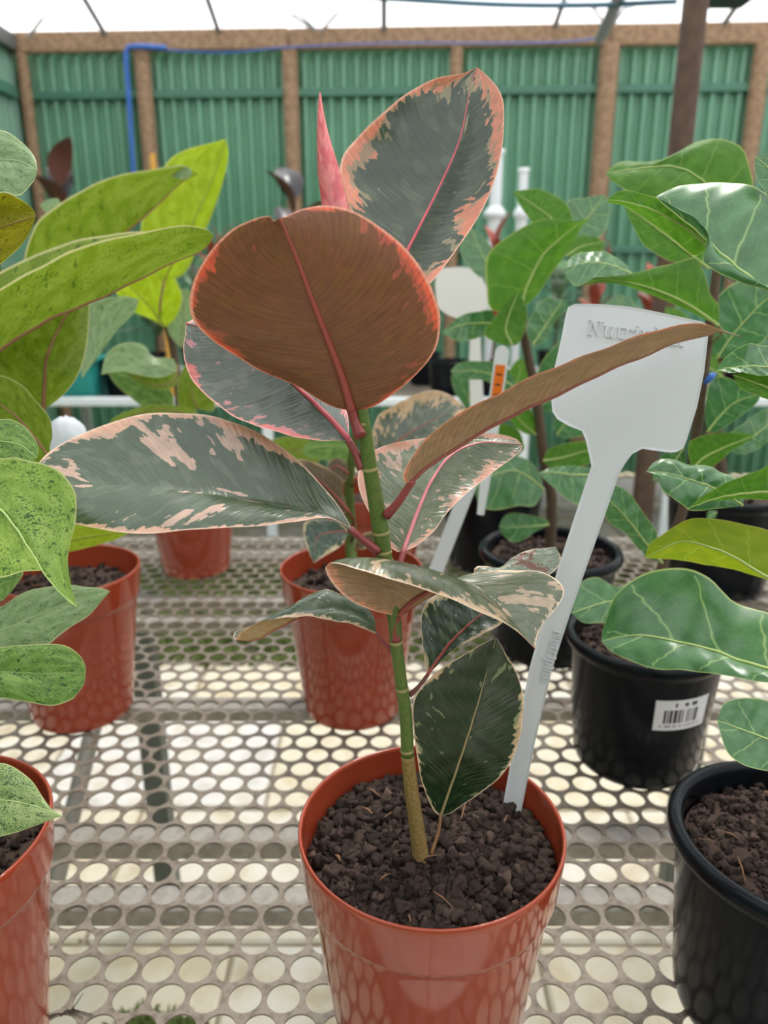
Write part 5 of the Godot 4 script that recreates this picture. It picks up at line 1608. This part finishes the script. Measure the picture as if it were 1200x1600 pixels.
func build_small() -> void:
	var top := 0.729
	# on the far bench
	var burg := far_plant("dark burgundy rubber plant far back at the left on the far bench", "burg", Vector3(-1.50, top, -3.85), 0.1, 0.17, 0.78, 9, 0.24, 0.12, 3, true, "", 0.9)
	burg.set_meta("group", "burgundy rubber plants on the far bench")
	far_plant("dark burgundy rubber plant behind the pink bud, on the far bench", "burg", Vector3(-0.40, top, -3.62), 0.1, 0.17, 0.70, 8, 0.26, 0.13, 8, true, "burgundy rubber plants on the far bench", 0.8)
	var n := 0
	for q in [[0.475, -3.42, 0.50, "red-leaved plant below the left white riser pipe"], [0.93, -3.5, 0.42, "red-leaved plant right of the white riser pipes"], [1.16, -3.45, 0.36, "orange-red leafy plant farthest right on the far bench"], [-0.72, -3.45, 0.48, "small red-leaved plant left of the brown-backed leaf"]]:
		var p := far_plant(q[3], "red_leaf", Vector3(q[0], top, q[1]), 0.075, 0.13, q[2], 14, 0.16, 0.05, 20 + n, true, "red-leaved plants on the far bench", 1.0)
		n += 1
	for q in [[-1.12, -3.85, 0.25, "bushy green plant in front of the blue hose"], [-0.98, -4.1, 0.55, "green plant close to the wall behind the yellow leaf"], [0.2, -3.9, 0.42, "leafy green plant behind the far white label head"], [0.86, -3.95, 0.36, "leafy green plant between the red-leaved ones"], [1.62, -3.6, 0.4, "leafy green plant at the right end of the far bench"], [-1.75, -3.5, 0.35, "leafy green plant at the left end of the far bench"]]:
		far_plant(q[3], "far_leaf", Vector3(q[0], top, q[1]), 0.09, 0.16, q[2], 18, 0.17, 0.07, 40 + n, true, "leafy green plants on the far bench", 0.7)
		n += 1
	# white riser pipes
	for q in [[773, 300, "left"], [815, 305, "right"]]:
		var p := in_depth(q[0], 340, -3.75)
		var t := thing("riser_pipe", "white plastic riser pipe on the far bench, the %s" % ["taller left one" if q[2] == "left" else "thinner right one"], "pipe", Vector3(p.x, top, p.z), "white riser pipes on the far bench")
		var hy: float = in_depth(q[0], 264 if q[2] == "right" else 235, -3.75).y - top
		var cy := in_depth(q[0], 335, -3.75).y - top
		var r := 0.027 if q[2] == "left" else 0.020
		var b := Buf.new()
		pole(b, Vector3(0, 0, 0), Vector3(0, hy, 0), r, 14)
		put(b, "tube", M.pvc, t)
		b = Buf.new()
		b.lathe([Vector2(r, cy + 0.035), Vector2(r * 1.5, cy + 0.02), Vector2(r * 1.9, cy + 0.008), Vector2(r * 1.9, cy - 0.012), Vector2(r * 1.25, cy - 0.02), Vector2(r * 1.2, cy - 0.075), Vector2(r, cy - 0.08)], Vector3.ZERO, 20)
		put(b, "collar", M.pvc, t)
		b = Buf.new()
		b.lathe([Vector2(0.0001, hy + 0.004), Vector2(r * 1.2, hy + 0.003), Vector2(r * 1.25, hy - 0.012), Vector2(r, hy - 0.016)], Vector3.ZERO, 18)
		put(b, "cap", M.pvc, t)
	# teal crate
	var cp := in_depth(112, 640, -3.42)
	var t := thing("plastic_crate", "teal plastic crate on the far bench at the left", "crate", Vector3(cp.x, top, cp.z))
	var b := Buf.new()
	for sx in [-1, 1]:
		b.box(Vector3(sx * 0.14, 0.09, 0), Vector3(0.008, 0.18, 0.2), Basis.IDENTITY, 0.002)
		b.box(Vector3(0, 0.09, sx * 0.1), Vector3(0.288, 0.18, 0.008), Basis.IDENTITY, 0.002)
	b.box(Vector3(0, 0.005, 0), Vector3(0.28, 0.008, 0.2))
	put(b, "shell", M.teal, t)
	b = Buf.new()
	for sx in [-1, 1]:
		b.box(Vector3(sx * 0.146, 0.178, 0), Vector3(0.016, 0.014, 0.224), Basis.IDENTITY, 0.003)
		b.box(Vector3(0, 0.178, sx * 0.106), Vector3(0.3, 0.014, 0.016), Basis.IDENTITY, 0.003)
	put(b, "rim", M.teal, t)
	# empty black pots on the far bench
	var mk := thing("nursery_pot", "empty black nursery pot on the far bench beside the teal crate", "pot", Vector3(in_depth(192, 600, -3.42).x, top, -3.45), "empty black pots on the far bench")
	black_pot(mk, 0.095, 0.17)
	var m2 := mk.duplicate()
	m2.name = numbered("nursery_pot", self)
	add_child(m2)
	m2.position = Vector3(in_depth(700, 600, -3.45).x, top, -3.45)
	m2.set_meta("label", "empty black nursery pot on the far bench below the far white label head")
	# white loop tag with an orange sticker
	var tp := at(786, 540, 0.80)
	var tag := thing("plant_tag", "narrow white loop tag with an orange sticker beside the tall label", "plant tag", tp)
	var ax := (tp - at(770, 660, 0.83)).normalized()
	var tw := (EYE - tp)
	tw = (tw - ax * tw.dot(ax)).normalized()
	tag.basis = Basis(ax.cross(tw).normalized(), ax, tw)
	var poly := PackedVector2Array()
	for i in 9:
		var a := PI * i / 8.0
		poly.append(Vector2(cos(a) * 0.0075, sin(a) * 0.0075 - 0.0075))
	poly.append(Vector2(-0.0075, -0.10))
	poly.append(Vector2(-0.004, -0.19))
	poly.append(Vector2(0.004, -0.19))
	poly.append(Vector2(0.0075, -0.10))
	poly.reverse()
	var sv: StandardMaterial3D = M.stake
	M.stake = M.white
	put_mesh(stake_mesh(poly, 0.0012), "strip", tag)
	M.stake = sv
	b = Buf.new()
	b.box(Vector3(0, -0.048, 0.0009), Vector3(0.0102, 0.056, 0.0006))
	var os := put(b, "orange_sticker", M.orange, tag)
	for i in 4:
		b = Buf.new()
		b.box(Vector3(0, -0.030 - i * 0.011, 0.0013), Vector3(0.0060 - 0.001 * (i % 2), 0.0018, 0.0002))
		put(b, "print_line", M.ink, os)
	# far label head
	var fh := thing("plant_label", "pale far label head showing beside the brown-backed leaf", "plant label", at(740, 640, 1.30))
	var fx := [735, 650, 733, 560, 735, 505, 722, 500, 700, 492, 683, 480, 680, 450, 681, 424, 686, 419, 720, 417, 748, 420, 760, 448, 764, 470, 757, 488, 750, 498, 752, 560, 757, 650]
	poly = PackedVector2Array()
	var fwd := at(600, 800, 1.0) - EYE
	for i in range(0, fx.size(), 2):
		var p := at(fx[i], fx[i + 1], 1.30) - fh.position
		poly.append(Vector2(p.x, p.dot(Vector3(0, cos(PITCH), -sin(PITCH)))))
	fh.rotation.x = -PITCH
	M.stake = M.stake_far
	put_mesh(stake_mesh(poly, 0.003), "blade", fh)
	M.stake = sv
	# crumpled plastic sleeve
	var bag := thing("plastic_sleeve", "crumpled white plastic sleeve behind the left leaf tips", "plastic wrap", at(108, 700, 0.80))
	b = Buf.new()
	var nz := noise(FastNoiseLite.TYPE_SIMPLEX, 1.0, 12, 3)
	var rows := []
	for i in 15:
		var row := PackedVector3Array()
		var th := PI * i / 14.0
		for j in 25:
			var a := TAU * (j % 24) / 24.0
			var p := Vector3(sin(th) * cos(a), cos(th), sin(th) * sin(a))
			row.append(p * Vector3(0.021, 0.034, 0.018) * (1.0 + 0.12 * nz.get_noise_3dv(p * 2.0) + 0.05 * nz.get_noise_3dv(p * 9.0)))
		rows.append(row)
	b.grid(rows, false, true)
	put(b, "pouch", M.bag, bag)
	b = Buf.new()
	for i in 26:
		var p := at(92, 678, 0.80) - bag.position
		var dd := Vector3(rng.randf_range(-1, 0.6), rng.randf_range(-0.4, 1.2), rng.randf_range(-0.5, 0.8)).normalized() * rng.randf_range(0.009, 0.018)
		b.tube([p, p + dd * 0.6 + Vector3(0.001, 0, 0), p + dd], [0.0008, 0.0006, 0.0002], 4, false)
	put(b, "frayed_tie", M.bag, bag)
	# yellow stake tip by the blue hose
	var ys := thing("plant_stake", "short yellow-orange stake tip showing above the left leaves", "stake", Vector3(in_depth(243, 300, -3.5).x, top, -3.5))
	b = Buf.new()
	var sy := in_depth(243, 240, -3.5).y - top
	b.box(Vector3(0, sy / 2.0, 0), Vector3(0.022, sy, 0.006), Basis.IDENTITY, 0.002)
	put(b, "strip", mat(rgb(232, 170, 70), 0.5), ys)
	# dry rootlet on the near bench
	var rt := thing("dry_rootlet", "dry dark rootlet lying on the bench sheet at the bottom left", "rootlet", on_plane(100, 1585, BENCH + 0.001))
	b = Buf.new()
	for q in [[60, 1596, 85, 1585, 105, 1583, 118, 1570, 130, 1552], [95, 1588, 105, 1578, 112, 1582, 130, 1590], [112, 1577, 135, 1583, 146, 1586]]:
		var pp := []
		for i in range(0, q.size(), 2): pp.append(on_plane(q[i], q[i + 1], BENCH + 0.0012) - rt.position)
		var smo := along(pp, 14)
		b.tube(smo, range(15).map(func(i): return 0.0007 - 0.00003 * i), 5)
	put(b, "strand", mat(rgb(48, 36, 28), 0.9), rt)
